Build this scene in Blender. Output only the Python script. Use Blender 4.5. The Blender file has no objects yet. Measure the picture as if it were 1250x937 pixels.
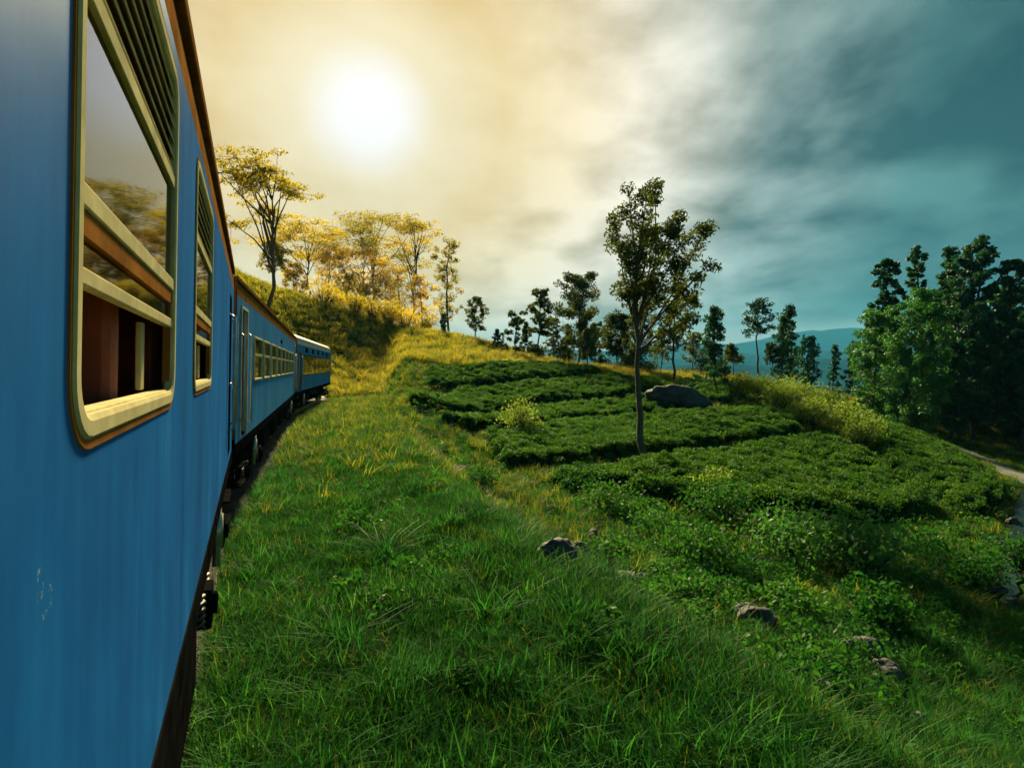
import bpy, bmesh, math, random
import numpy as np
from mathutils import Vector, Matrix, noise as mnoise

SC = bpy.context.scene
COL = SC.collection
R = math.radians
F = 720.0          # focal length in photo pixels
ZC = 2.5           # camera height above the rail head
HOR = 448.0        # photo row of the horizon

# ------------------------------------------------------------------ camera
cam_d = bpy.data.cameras.new('camera')
cam = bpy.data.objects.new('camera', cam_d); COL.objects.link(cam)
cam.location = (0, 0, ZC); cam.rotation_euler = (R(90), 0, 0)
cam_d.sensor_width = 36; cam_d.lens = 36 * F / 1250
cam_d.shift_y = -(468.5 - HOR) / 1250
cam_d.clip_start = 0.05; cam_d.clip_end = 40000
SC.camera = cam

# ------------------------------------------------------------------ world
SUN_AZ = -13.7     # degrees, left of the viewing direction
SUN_EL = 31.0
EXPO = 1.4
SKY_GAIN = 0.40
CLOUD_Z = 8.3
GLOW_EL = 22.6    # the bright patch of cloud in front of the sun
S = Vector((math.sin(R(SUN_AZ)) * math.cos(R(SUN_EL)), math.cos(R(SUN_AZ)) * math.cos(R(SUN_EL)), math.sin(R(SUN_EL))))
SG = Vector((math.sin(R(SUN_AZ)) * math.cos(R(GLOW_EL)), math.cos(R(SUN_AZ)) * math.cos(R(GLOW_EL)), math.sin(R(GLOW_EL))))
world = bpy.data.worlds.new('World'); SC.world = world; world.use_nodes = True
nt = world.node_tree; nt.nodes.clear()
def N(tree, typ, **kw):
    n = tree.nodes.new(typ)
    for k, v in kw.items():
        if k.startswith('i_'): n.inputs[k[2:].replace('_', ' ')].default_value = v
        else: setattr(n, k, v)
    return n
def ramp(node, stops, interp='LINEAR'):
    cr = node.color_ramp; cr.interpolation = interp
    while len(cr.elements) > 1: cr.elements.remove(cr.elements[-1])
    cr.elements[0].position = stops[0][0]; cr.elements[0].color = (*stops[0][1], 1)
    for p, c in stops[1:]:
        e = cr.elements.new(p); e.color = (*c, 1)
L = nt.links.new
tc = N(nt, 'ShaderNodeTexCoord')
nrm = N(nt, 'ShaderNodeVectorMath', operation='NORMALIZE'); L(tc.outputs['Generated'], nrm.inputs[0])
dot = N(nt, 'ShaderNodeVectorMath', operation='DOT_PRODUCT'); L(nrm.outputs[0], dot.inputs[0]); dot.inputs[1].default_value = SG
ac = N(nt, 'ShaderNodeMath', operation='ARCCOSINE', use_clamp=False); L(dot.outputs['Value'], ac.inputs[0])
an = N(nt, 'ShaderNodeMath', operation='DIVIDE'); L(ac.outputs[0], an.inputs[0]); an.inputs[1].default_value = R(60)
# cloud deck: direction projected on a flat layer
sep = N(nt, 'ShaderNodeSeparateXYZ'); L(nrm.outputs[0], sep.inputs[0])
zz = N(nt, 'ShaderNodeMath', operation='MAXIMUM'); L(sep.outputs['Z'], zz.inputs[0]); zz.inputs[1].default_value = 0.0
za = N(nt, 'ShaderNodeMath', operation='ADD'); L(zz.outputs[0], za.inputs[0]); za.inputs[1].default_value = 0.26
dx = N(nt, 'ShaderNodeMath', operation='DIVIDE'); L(sep.outputs['X'], dx.inputs[0]); L(za.outputs[0], dx.inputs[1])
dy = N(nt, 'ShaderNodeMath', operation='DIVIDE'); L(sep.outputs['Y'], dy.inputs[0]); L(za.outputs[0], dy.inputs[1])
cmb = N(nt, 'ShaderNodeCombineXYZ'); L(dx.outputs[0], cmb.inputs[0]); L(dy.outputs[0], cmb.inputs[1]); cmb.inputs[2].default_value = CLOUD_Z
n1 = N(nt, 'ShaderNodeTexNoise', i_Scale=1.75, i_Detail=7.0, i_Roughness=0.50, i_Distortion=0.25); L(cmb.outputs[0], n1.inputs['Vector'])
mp2 = N(nt, 'ShaderNodeMapping'); mp2.inputs['Location'].default_value = (7.3, 2.1, 0); mp2.inputs['Scale'].default_value = (1.0, .8, 1); L(cmb.outputs[0], mp2.inputs[0])
n2 = N(nt, 'ShaderNodeTexNoise', i_Scale=4.6, i_Detail=6.0, i_Roughness=0.54, i_Distortion=0.1); L(mp2.outputs[0], n2.inputs['Vector'])
mixn = N(nt, 'ShaderNodeMix', data_type='FLOAT'); mixn.inputs[0].default_value = 0.33; L(n1.outputs[0], mixn.inputs[2]); L(n2.outputs[0], mixn.inputs[3])
cf = N(nt, 'ShaderNodeMapRange'); cf.inputs[1].default_value = 0.40; cf.inputs[2].default_value = 0.60; cf.inputs[3].default_value = 0.0; cf.inputs[4].default_value = 1.0
L(mixn.outputs[0], cf.inputs[0])
# colour of thick (shaded) and thin (bright) cloud against the angle from the sun
thick = N(nt, 'ShaderNodeValToRGB'); L(an.outputs[0], thick.inputs[0])
ramp(thick, [(0, (1.0, 1.0, 1.02)), (.045, (1.0, .98, .95)), (.10, (.86, .72, .40)), (.2, (.78, .54, .17)), (.3, (.62, .44, .16)), (.42, (.36, .31, .17)), (.58, (.075, .125, .11)), (.75, (.010, .062, .068)), (1, (.005, .040, .048))])
thin = N(nt, 'ShaderNodeValToRGB'); L(an.outputs[0], thin.inputs[0])
ramp(thin, [(0, (1.05, 1.05, 1.08)), (.045, (1.03, 1.01, .98)), (.10, (.96, .84, .54)), (.2, (.95, .74, .36)), (.3, (1.1, .92, .58)), (.42, (1.15, 1.05, .86)), (.58, (.50, .62, .56)), (.76, (.11, .27, .25)), (1, (.02, .095, .10))])
cmix = N(nt, 'ShaderNodeMix', data_type='RGBA'); L(cf.outputs[0], cmix.inputs[0]); L(thick.outputs[0], cmix.inputs[6]); L(thin.outputs[0], cmix.inputs[7])
# clear strip low over the horizon
hz = N(nt, 'ShaderNodeMapRange', interpolation_type='SMOOTHSTEP'); hz.inputs[1].default_value = 0.085; hz.inputs[2].default_value = 0.045; hz.inputs[3].default_value = 0; hz.inputs[4].default_value = 0.75
L(sep.outputs['Z'], hz.inputs[0])
hmix = N(nt, 'ShaderNodeMix', data_type='RGBA'); L(hz.outputs[0], hmix.inputs[0]); L(cmix.outputs[2], hmix.inputs[6]); hmix.inputs[7].default_value = (.62, .64, .52, 1)
sky = N(nt, 'ShaderNodeTexSky', sky_type='NISHITA', sun_disc=False); sky.sun_elevation = R(SUN_EL); sky.sun_rotation = R(SUN_AZ)
sks = N(nt, 'ShaderNodeMix', data_type='RGBA', blend_type='MULTIPLY'); sks.inputs[0].default_value = 1; L(sky.outputs[0], sks.inputs[6]); sks.inputs[7].default_value = (.07, .07, .07, 1)
smix = N(nt, 'ShaderNodeMix', data_type='RGBA'); smix.inputs[0].default_value = 0.9; L(sks.outputs[2], smix.inputs[6]); L(hmix.outputs[2], smix.inputs[7])
bg = N(nt, 'ShaderNodeBackground'); bg.inputs[1].default_value = SKY_GAIN; L(smix.outputs[2], bg.inputs[0])
wo = N(nt, 'ShaderNodeOutputWorld'); L(bg.outputs[0], wo.inputs[0])

# ------------------------------------------------------------------ sun
sl = bpy.data.lights.new('sun', 'SUN'); sl.energy = 5.0; sl.angle = R(6); sl.color = (1.0, .83, .46)
so = bpy.data.objects.new('sun', sl); COL.objects.link(so); so.location = (0, 0, 60)
so.rotation_euler = S.to_track_quat('Z', 'Y').to_euler()
vs = SC.view_settings; vs.view_transform = 'Standard'; vs.look = 'None'; vs.gamma = 1; vs.exposure = EXPO; vs.use_curve_mapping = False
SC.cycles.max_bounces = 6; SC.cycles.diffuse_bounces = 2; SC.cycles.glossy_bounces = 3; SC.cycles.transmission_bounces = 3
SC.cycles.transparent_max_bounces = 8; SC.cycles.volume_bounces = 0
SC.cycles.use_denoising = True; SC.cycles.use_adaptive_sampling = True; SC.cycles.adaptive_threshold = .03; SC.cycles.caustics_reflective = False; SC.cycles.caustics_refractive = False

# ------------------------------------------------------------------ helpers
rng = np.random.default_rng(7)
random.seed(7)
def P(px, py, y):
    return Vector(((px - 625) / F * y, y, ZC - (py - HOR) / F * y))
def tag(o, label=None, cat=None, group=None, kind=None):
    if label: o['label'] = label
    if cat: o['category'] = cat
    if group: o['group'] = group
    if kind: o['kind'] = kind
    return o
def link(o, parent=None):
    COL.objects.link(o)
    if parent is not None: o.parent = parent
    return o
def empty(name, loc=(0, 0, 0), rz=0, parent=None):
    o = bpy.data.objects.new(name, None); link(o, parent); o.location = loc; o.rotation_euler = (0, 0, rz)
    o.empty_display_size = .3
    return o
def mesh_np(name, v, f, mat, smooth=False):
    """mesh from numpy arrays; f is (n,3) or (n,4)"""
    me = bpy.data.meshes.new(name)
    v = np.asarray(v, dtype=np.float32); f = np.asarray(f, dtype=np.int32)
    me.vertices.add(len(v)); me.vertices.foreach_set('co', v.ravel())
    k = f.shape[1]
    me.loops.add(f.size); me.loops.foreach_set('vertex_index', f.ravel())
    me.polygons.add(len(f)); me.polygons.foreach_set('loop_start', np.arange(0, f.size, k, dtype=np.int32))
    me.update(calc_edges=True); me.validate()
    if smooth: me.polygons.foreach_set('use_smooth', np.ones(len(me.polygons), dtype=bool))
    if mat: me.materials.append(mat)
    return me
def obj_np(name, v, f, mat, parent=None, smooth=False):
    return link(bpy.data.objects.new(name, mesh_np(name, v, f, mat, smooth)), parent)
class MB:
    def __init__(s): s.v = []; s.f = []
    def add(s, v, f):
        b = len(s.v); s.v += [tuple(p) for p in v]; s.f += [[i + b for i in q] for q in f]; return s
    def box(s, x0, x1, y0, y1, z0, z1):
        s.add([(x0, y0, z0), (x1, y0, z0), (x1, y1, z0), (x0, y1, z0), (x0, y0, z1), (x1, y0, z1), (x1, y1, z1), (x0, y1, z1)],
              [(3, 2, 1, 0), (4, 5, 6, 7), (0, 1, 5, 4), (1, 2, 6, 5), (2, 3, 7, 6), (3, 0, 4, 7)]); return s
    def tube(s, pts, rad, n=6, caps=True):
        pts = [Vector(p) for p in pts]
        rs = rad if hasattr(rad, '__len__') else [rad] * len(pts)
        rings = []
        for i, p in enumerate(pts):
            d = (pts[min(i + 1, len(pts) - 1)] - pts[max(i - 1, 0)]).normalized()
            a = d.orthogonal().normalized() if i == 0 else (a - d * a.dot(d)).normalized()
            b = d.cross(a)
            rings.append([p + (a * math.cos(2 * math.pi * k / n) + b * math.sin(2 * math.pi * k / n)) * rs[i] for k in range(n)])
        v = [q for r in rings for q in r]; f = []
        for i in range(len(pts) - 1):
            for k in range(n):
                f.append((i * n + k, i * n + (k + 1) % n, (i + 1) * n + (k + 1) % n, (i + 1) * n + k))
        if caps: f += [list(range(n))[::-1], [(len(pts) - 1) * n + k for k in range(n)]]
        return s.add(v, f)
    def build(s, name, mat, parent=None, smooth=False, bevel=0):
        me = bpy.data.meshes.new(name); me.from_pydata(s.v, [], s.f)
        if mat: me.materials.append(mat)
        if smooth: me.polygons.foreach_set('use_smooth', [True] * len(me.polygons))
        o = bpy.data.objects.new(name, me); link(o, parent)
        if bevel:
            m = o.modifiers.new('bevel', 'BEVEL'); m.width = bevel; m.segments = 2; m.limit_method = 'ANGLE'
        return o

# ------------------------------------------------------------------ materials
def mat(name, col, rough=.6, var=.0, scale=3.0, metal=0, bump=0, bscale=None, spec=.5, col2=None, coord='Object'):
    m = bpy.data.materials.new(name); m.use_nodes = True; t = m.node_tree; l = t.links.new
    b = t.nodes['Principled BSDF']; b.inputs['Roughness'].default_value = rough; b.inputs['Metallic'].default_value = metal
    b.inputs['Specular IOR Level'].default_value = spec
    b.inputs['Base Color'].default_value = (*col, 1)
    if var or col2 or bump:
        c = N(t, 'ShaderNodeTexCoord')
        n = N(t, 'ShaderNodeTexNoise', i_Scale=scale, i_Detail=6.0, i_Roughness=.6); l(c.outputs[coord], n.inputs['Vector'])
        r = N(t, 'ShaderNodeValToRGB'); l(n.outputs[0], r.inputs[0])
        c2 = col2 or tuple(x * (1 - var) for x in col); c1 = tuple(min(1, x * (1 + var)) for x in col) if not col2 else col
        ramp(r, [(.32, c2), (.68, c1)]); l(r.outputs[0], b.inputs['Base Color'])
        if bump:
            nb = N(t, 'ShaderNodeTexNoise', i_Scale=bscale or scale * 2, i_Detail=5.0); l(c.outputs[coord], nb.inputs['Vector'])
            bp = N(t, 'ShaderNodeBump', i_Strength=bump, i_Distance=.1); l(nb.outputs[0], bp.inputs['Height']); l(bp.outputs[0], b.inputs['Normal'])
    return m
def leafmat(name, c1, c2, trans=.5, tcol=None, rough=.55, spec=.3):
    m = bpy.data.materials.new(name); m.use_nodes = True; t = m.node_tree; l = t.links.new
    b = t.nodes['Principled BSDF']; out = t.nodes['Material Output']
    b.inputs['Roughness'].default_value = rough; b.inputs['Specular IOR Level'].default_value = spec
    g = N(t, 'ShaderNodeNewGeometry'); oi = N(t, 'ShaderNodeObjectInfo')
    ad = N(t, 'ShaderNodeMath', operation='ADD'); l(g.outputs['Random Per Island'], ad.inputs[0]); l(oi.outputs['Random'], ad.inputs[1])
    hf = N(t, 'ShaderNodeMath', operation='MULTIPLY'); l(ad.outputs[0], hf.inputs[0]); hf.inputs[1].default_value = .5
    r = N(t, 'ShaderNodeValToRGB'); l(hf.outputs[0], r.inputs[0]); ramp(r, [(.1, c1), (.9, c2)])
    pn = N(t, 'ShaderNodeTexNoise', i_Scale=.55, i_Detail=4.0, i_Roughness=.65); l(oi.outputs['Location'], pn.inputs['Vector'])
    pr = N(t, 'ShaderNodeValToRGB'); l(pn.outputs[0], pr.inputs[0]); ramp(pr, [(.34, (.52, .60, .66)), (.52, (.95, .97, .95)), (.68, (1.35, 1.18, .95))])
    pm = N(t, 'ShaderNodeMix', data_type='RGBA', blend_type='MULTIPLY'); pm.inputs[0].default_value = 1; l(r.outputs[0], pm.inputs[6]); l(pr.outputs[0], pm.inputs[7])
    l(pm.outputs[2], b.inputs['Base Color'])
    tr = N(t, 'ShaderNodeBsdfTranslucent')
    tm = N(t, 'ShaderNodeMix', data_type='RGBA', blend_type='MULTIPLY'); tm.inputs[0].default_value = 1; l(pm.outputs[2], tm.inputs[6]); tm.inputs[7].default_value = (*(tcol or (1.6, 1.5, .7)), 1)
    l(tm.outputs[2], tr.inputs[0])
    mx = N(t, 'ShaderNodeMixShader'); mx.inputs[0].default_value = trans; l(b.outputs[0], mx.inputs[1]); l(tr.outputs[0], mx.inputs[2]); l(mx.outputs[0], out.inputs[0])
    return m
M = {}
M['grass_gold'] = leafmat('flare_gold_hillside_grass', (.21, .215, .028), (.34, .30, .042), .55, spec=.05)  # gold of the sun flare put into the blade colour to brighten the slope
M['grass'] = leafmat('grass_blades', (.006, .066, .016), (.032, .120, .018), .46, spec=.05)
M['grass_dry'] = leafmat('grass_dry', (.11, .16, .024), (.19, .21, .03), .5, spec=.05)
M['grass_long'] = leafmat('grass_long', (.015, .125, .03), (.06, .20, .04), .45, spec=.06)
M['tea'] = leafmat('tea_leaves', (.022, .095, .012), (.070, .160, .018), .42, rough=.6, spec=.12)
M['shrub'] = leafmat('shrub_leaves', (.014, .095, .018), (.05, .15, .026), .42, spec=.08)
M['shrub_bright'] = leafmat('shrub_bright_leaves', (.12, .20, .03), (.20, .28, .045), .5)
M['leaf_gold'] = leafmat('backlit_acacia_leaves', (.28, .24, .03), (.40, .33, .042), .68, (1.7, 1.5, .6))  # golden sun flare is put into the leaf colour itself
M['leaf_olive'] = leafmat('olive_leaves', (.034, .062, .014), (.08, .105, .02), .42, spec=.1)
M['leaf_dark'] = leafmat('dark_leaves', (.014, .075, .034), (.04, .115, .044), .36, (1.2, 1.4, .8))
M['leaf_bright'] = leafmat('bright_leaves', (.02, .12, .03), (.06, .18, .04), .42)
M['bark'] = mat('bark', (.10, .075, .055), .9, .4, 6, bump=.5)
M['bark_dark'] = mat('bark_dark', (.05, .04, .032), .9, .4, 6, bump=.5)
M['rock'] = mat('rock', (.10, .10, .095), .85, .5, 2.2, bump=.8, bscale=7)
M['rock_dark'] = mat('rock_dark', (.045, .046, .05), .8, .5, 2.2, bump=.8, bscale=7)
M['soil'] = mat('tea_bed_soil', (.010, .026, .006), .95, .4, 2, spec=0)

# ------------------------------------------------------------------ the line of the track
CANT = R(0.8); HW = 1.45; DW = 0.28
def uv(a):
    a = R(a); return np.array([math.sin(a), math.cos(a)]), np.array([math.cos(a), -math.sin(a)])
AZ = (-23.76, -17.6, -12.3)
OFF = DW + HW + ZC * math.tan(CANT)
u1, n1_ = uv(AZ[0]); L1, L2, L3 = 21.0, 21.0, 20.0
A1 = u1 * 10.2 - n1_ * OFF
A0 = A1 - u1 * L1
B0 = A1 + uv((AZ[0] + AZ[1]) / 2)[0] * .8
B1 = B0 + uv(AZ[1])[0] * L2
C0 = B1 + uv((AZ[1] + AZ[2]) / 2)[0] * .8
C1 = C0 + uv(AZ[2])[0] * L3
D1 = C1 + uv(-11)[0] * 36
Z1 = A0 - uv(-28)[0] * 22
PATH = np.array([Z1, A0, (A1 + B0) / 2, (B1 + C0) / 2, C1, D1])
TRACK = np.array([Z1, A0, (A1 + B0) / 2, (B1 + C0) / 2, C1, C1 + uv(-11)[0] * 1.5])
def track_coords(x, y):
    """signed lateral distance (right +) and distance along for arrays"""
    best = np.full(x.shape, 1e9); lat = np.zeros(x.shape); al = np.zeros(x.shape); acc = 0
    for a, b in zip(PATH[:-1], PATH[1:]):
        d = b - a; ln = np.hypot(*d); d = d / ln; n = np.array([d[1], -d[0]])
        t = np.clip((x - a[0]) * d[0] + (y - a[1]) * d[1], 0, ln)
        qx = a[0] + d[0] * t; qy = a[1] + d[1] * t
        dd = np.hypot(x - qx, y - qy); sg = (x - a[0]) * n[0] + (y - a[1]) * n[1]
        k = dd < best; best = np.where(k, dd, best); lat = np.where(k, np.sign(sg) * dd, lat); al = np.where(k, acc + t, al); acc += ln
    return lat, al, acc

# ------------------------------------------------------------------ terrain
cp = []
def c_(px, py, dep): p = P(px, py, dep); cp.append((p.x, p.y, p.z))
for a in [(1000, 900, 6.9), (1250, 937, 7.6), (1100, 800, 10.8), (900, 765, 11), (725, 655, 17.4), (1235, 650, 23), (1235, 740, 15.5),
          (1250, 585, 34), (1170, 548, 45), (905, 600, 24.6), (1050, 600, 27.5), (700, 600, 23.7), (610, 580, 26), (790, 565, 29), (980, 540, 35),
          (1100, 535, 43), (580, 522, 36), (780, 505, 42), (1000, 503, 44), (900, 482, 49), (520, 482, 43), (740, 466, 54), (850, 470, 56),
          (600, 441, 58), (500, 436, 56), (550, 409, 74), (450, 405, 70), (640, 434, 70), (700, 447, 72), (900, 464, 66), (960, 474, 62), (375, 393, 60), (330, 352, 50), (288, 298, 42),
          (1200, 520, 62), (1120, 505, 64), (430, 432, 55), (620, 625, 18.5), (1060, 700, 16)]: c_(*a)
cp += [(20, 100, -5), (42, 95, -10), (0, 112, 1.5), (60, 72, -9), (-30, 20, 13), (-32, 40, 15), (-25, 0, 11), (-40, 62, 17), (-22, 72, 9.5), (-30, 90, 11),
       (12, -10, -3.4), (25, 0, -4.2), (40, 20, -5), (62, 40, -6.5), (-25, -15, 9), (20, 12, -3.4), (-8, 95, 4.5), (90, 60, -9), (90, 10, -6), (-60, 30, 20), (30, -20, -4)]
cp = np.array(cp)
def _tps(r): return np.where(r > 1e-9, r * r * np.log(np.maximum(r, 1e-9)), 0)
_n = len(cp)
_K = _tps(np.hypot(cp[:, None, 0] - cp[None, :, 0], cp[:, None, 1] - cp[None, :, 1])) + np.eye(_n) * 2.0
_Pm = np.c_[np.ones(_n), cp[:, :2]]
_A = np.block([[_K, _Pm], [_Pm.T, np.zeros((3, 3))]])
_W = np.linalg.solve(_A, np.r_[cp[:, 2], 0, 0, 0])
def sstep(a, b, x): t = np.clip((x - a) / (b - a), 0, 1); return t * t * (3 - 2 * t)
_ph = rng.uniform(0, 6.28, (24, 2)); _dr = rng.uniform(0, 6.28, 24)
def fbm(x, y, base=.12, oct_=12, gain=.82):
    z = 0; amp = 1; fr = base
    for i in range(oct_):
        z = z + amp * np.sin((x * np.cos(_dr[i]) + y * np.sin(_dr[i])) * fr * 6.283 + _ph[i, 0] + 1.3 * np.sin((x * np.sin(_dr[i + 6]) - y * np.cos(_dr[i + 6])) * fr * 4 + _ph[i, 1]))
        amp *= gain; fr *= 1.42
    return z / 3.2
def far_z(x, y):
    r = np.hypot(x, y)
    return -11 - 55 * sstep(350, 1600, r) + 3 * np.sin(x / 83) * np.cos(y / 71)
def ground(x, y):
    x = np.asarray(x, float); y = np.asarray(y, float); sh = x.shape; x = x.ravel(); y = y.ravel()
    xc = np.clip(x, -70, 110); yc = np.clip(y, -30, 125)
    z = np.empty(len(x))
    for i in range(0, len(x), 20000):
        sl_ = slice(i, i + 20000)
        K = _tps(np.hypot(xc[sl_, None] - cp[None, :, 0], yc[sl_, None] - cp[None, :, 1]))
        z[sl_] = K @ _W[:_n] + _W[_n] + _W[_n + 1] * xc[sl_] + _W[_n + 2] * yc[sl_]
    z = np.clip(z, -14, 24)
    z = z + .16 * fbm(x, y, .10)
    lat, al, tot = track_coords(x, y)
    w = sstep(7.9, 5.3, lat) * sstep(-4.4 - 9 * sstep(52, 78, al), -2.3, lat) * (1 - np.clip((al - tot + 35) / 28, 0, 1))
    zb = -.30 + .10 * fbm(x, y, .22) * sstep(1.7, 2.6, np.abs(lat)) + .22 * np.exp(-((lat - 5.1) / .9) ** 2) - .05 * (np.abs(lat) < 1.5)
    z = z * (1 - w) + zb * w
    fw = sstep(128, 200, np.hypot(x, y))
    z = z * (1 - fw) + far_z(x, y) * fw
    return z.reshape(sh)
def g1(x, y): return float(ground(np.array([x]), np.array([y]))[0])
_ts = np.concatenate([np.arange(2.5, 40, .15), np.arange(40, 120, .4), np.arange(120, 900, 4)])
def hit(px, py):
    """first meeting of the ray through a photo pixel with the ground"""
    x = (px - 625) / F * _ts; z = ZC - (py - HOR) / F * _ts; g = ground(x, _ts)
    k = np.nonzero(z <= g)[0]
    i = k[0] if len(k) else len(_ts) - 1
    return np.array([x[i], _ts[i], g[i]])
def axis(pts):
    out = []
    for a, b, st in pts: out.append(np.arange(a, b, st))
    return np.concatenate(out)
gx = axis([(-9000, -1000, 1000), (-1000, -200, 130), (-200, -60, 14), (-60, -26, 2), (-26, 45, .42), (45, 110, 1.6), (110, 300, 14), (300, 1000, 100), (1000, 9001, 1000)])
gy = axis([(-400, -60, 60), (-60, -15, 6), (-15, 3, 1), (3, 62, .42), (62, 125, 1.0), (125, 300, 12), (300, 1000, 80), (1000, 5901, 700)])
X, Y = np.meshgrid(gx, gy); Z = ground(X, Y)
idx = np.arange(X.size).reshape(X.shape)
quads = np.stack([idx[:-1, :-1], idx[:-1, 1:], idx[1:, 1:], idx[1:, :-1]], -1).reshape(-1, 4)
def ground_material():
    m = bpy.data.materials.new('meadow_ground'); m.use_nodes = True; t = m.node_tree; l = t.links.new
    b = t.nodes['Principled BSDF']; b.inputs['Roughness'].default_value = .95; b.inputs['Specular IOR Level'].default_value = 0
    c = N(t, 'ShaderNodeTexCoord')
    n = N(t, 'ShaderNodeTexNoise', i_Scale=.35, i_Detail=8.0, i_Roughness=.65); l(c.outputs['Object'], n.inputs['Vector'])
    r = N(t, 'ShaderNodeValToRGB'); l(n.outputs[0], r.inputs[0]); ramp(r, [(.3, (.028, .045, .014)), (.5, (.045, .075, .016)), (.72, (.085, .10, .022))])
    n2 = N(t, 'ShaderNodeTexNoise', i_Scale=9.0, i_Detail=6.0); l(c.outputs['Object'], n2.inputs['Vector'])
    mx = N(t, 'ShaderNodeMix', data_type='RGBA', blend_type='MULTIPLY'); mx.inputs[0].default_value = .7
    r2 = N(t, 'ShaderNodeValToRGB'); l(n2.outputs[0], r2.inputs[0]); ramp(r2, [(.3, (.45, .45, .45)), (.7, (1.2, 1.2, 1.2))])
    l(r.outputs[0], mx.inputs[6]); l(r2.outputs[0], mx.inputs[7])
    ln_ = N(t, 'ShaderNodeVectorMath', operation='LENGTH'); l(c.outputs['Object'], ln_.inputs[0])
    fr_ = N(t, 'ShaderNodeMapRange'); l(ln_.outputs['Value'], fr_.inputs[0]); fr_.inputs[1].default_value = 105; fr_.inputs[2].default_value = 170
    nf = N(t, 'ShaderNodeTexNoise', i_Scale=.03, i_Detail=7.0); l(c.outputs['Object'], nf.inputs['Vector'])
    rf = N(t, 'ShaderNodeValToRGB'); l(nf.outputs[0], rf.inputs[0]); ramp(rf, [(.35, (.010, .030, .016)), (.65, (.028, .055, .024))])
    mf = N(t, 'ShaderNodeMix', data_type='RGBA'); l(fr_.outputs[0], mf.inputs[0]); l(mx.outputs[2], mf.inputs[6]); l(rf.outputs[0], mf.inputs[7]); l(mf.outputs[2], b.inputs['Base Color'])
    bp = N(t, 'ShaderNodeBump', i_Strength=.6, i_Distance=.15); l(n2.outputs[0], bp.inputs['Height']); l(bp.outputs[0], b.inputs['Normal'])
    return m
M['ground'] = ground_material()
tag(obj_np('ground', np.stack([X, Y, Z], -1).reshape(-1, 3), quads, M['ground'], smooth=True), kind='structure')

# far mountain ranges across the valley
M['mountain'] = mat('forested_mountain', (.010, .034, .036), .95, .6, .006, bump=0, spec=0)
def mountains(name, y0, depth, top_px, seed, x0, x1):
    r2 = np.random.default_rng(seed)
    nx, ny = 150, 26
    xs = np.linspace(x0, x1, nx); ts = np.linspace(-1, 1, ny)
    pk = np.interp(625 + F * xs / y0, [p[0] for p in top_px], [p[1] for p in top_px])
    crest = (HOR - pk) / F * y0 + ZC
    ph = r2.uniform(0, 6.28, 20)
    jag = sum(np.sin(xs / y0 * (14 * 1.55 ** i) + ph[i]) * (.8 ** i) for i in range(9)) * y0 * .0022
    Xm, Tm = np.meshgrid(xs, ts)
    ridge = np.exp(-(Tm * 1.7) ** 2)
    spur = sum(np.sin(Xm / y0 * (22 * 1.5 ** i) + Tm * (3 + 2 * i) + ph[i + 8]) * (.75 ** i) for i in range(6)) * y0 * .004 * np.abs(Tm) * 2.2 * ridge
    Zm = -80 + (crest + jag + 80)[None, :] * ridge + spur
    Ym = y0 + Tm * depth
    ii = np.arange(nx * ny).reshape(ny, nx)
    q = np.stack([ii[:-1, :-1], ii[:-1, 1:], ii[1:, 1:], ii[1:, :-1]], -1).reshape(-1, 4)
    tag(obj_np(name, np.stack([Xm, Ym, Zm], -1).reshape(-1, 3), q, M['mountain'], smooth=True), kind='structure')
mountains('far_mountain_range', 5000, 900, [(0, 440), (600, 432), (800, 424), (840, 418), (900, 417), (950, 412), (985, 404), (1045, 402), (1110, 410), (1250, 420), (1500, 430)], 3, -5500, 6700)
mountains('middle_mountain_range', 3400, 600, [(0, 445), (700, 440), (830, 436), (880, 428), (930, 432), (985, 424), (1030, 428), (1100, 430), (1500, 440)], 5, -3900, 4900)
mountains('near_hills', 2000, 420, [(0, 452), (700, 450), (830, 449), (900, 441), (960, 446), (1010, 438), (1060, 443), (1500, 448)], 9, -2500, 3000)

# ------------------------------------------------------------------ track
M['ballast'] = mat('ballast', (.022, .019, .014), .95, .5, 12, bump=1.0, bscale=30)
M['rail'] = mat('rail_steel', (.14, .10, .08), .5, .3, 4, metal=.6)
M['sleeper'] = mat('sleeper', (.07, .055, .045), .9, .4, 5)
def strip(offs, zs):
    v = []; 
    for i, p in enumerate(TRACK):
        a = TRACK[max(i - 1, 0)]; b = TRACK[min(i + 1, len(TRACK) - 1)]; d = (b - a) / np.hypot(*(b - a)); n = np.array([d[1], -d[0]])
        for o_, z_ in zip(offs, zs): q = p + n * o_; v.append((q[0], q[1], z_))
    k = len(offs); f = []
    for i in range(len(TRACK) - 1):
        for j in range(k - 1): f.append((i * k + j, i * k + j + 1, (i + 1) * k + j + 1, (i + 1) * k + j))
    return v, f
v, f = strip([-1.75, -1.25, 1.25, 1.75], [-.62, -.19, -.19, -.62]); b = MB(); b.add(v, f)
tb = tag(b.build('track_bed', M['ballast']), kind='structure')
for sd in (-1, 1):
    b = MB(); g = .838 * sd
    v, f = strip([g - .07, g - .07, g - .03, g - .03, g + .03, g + .03, g + .07, g + .07, g - .07], [-.17, -.15, -.13, 0, 0, -.13, -.15, -.17, -.17]); b.add(v, f)
    b.build('rail', M['rail'], tb)

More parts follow.
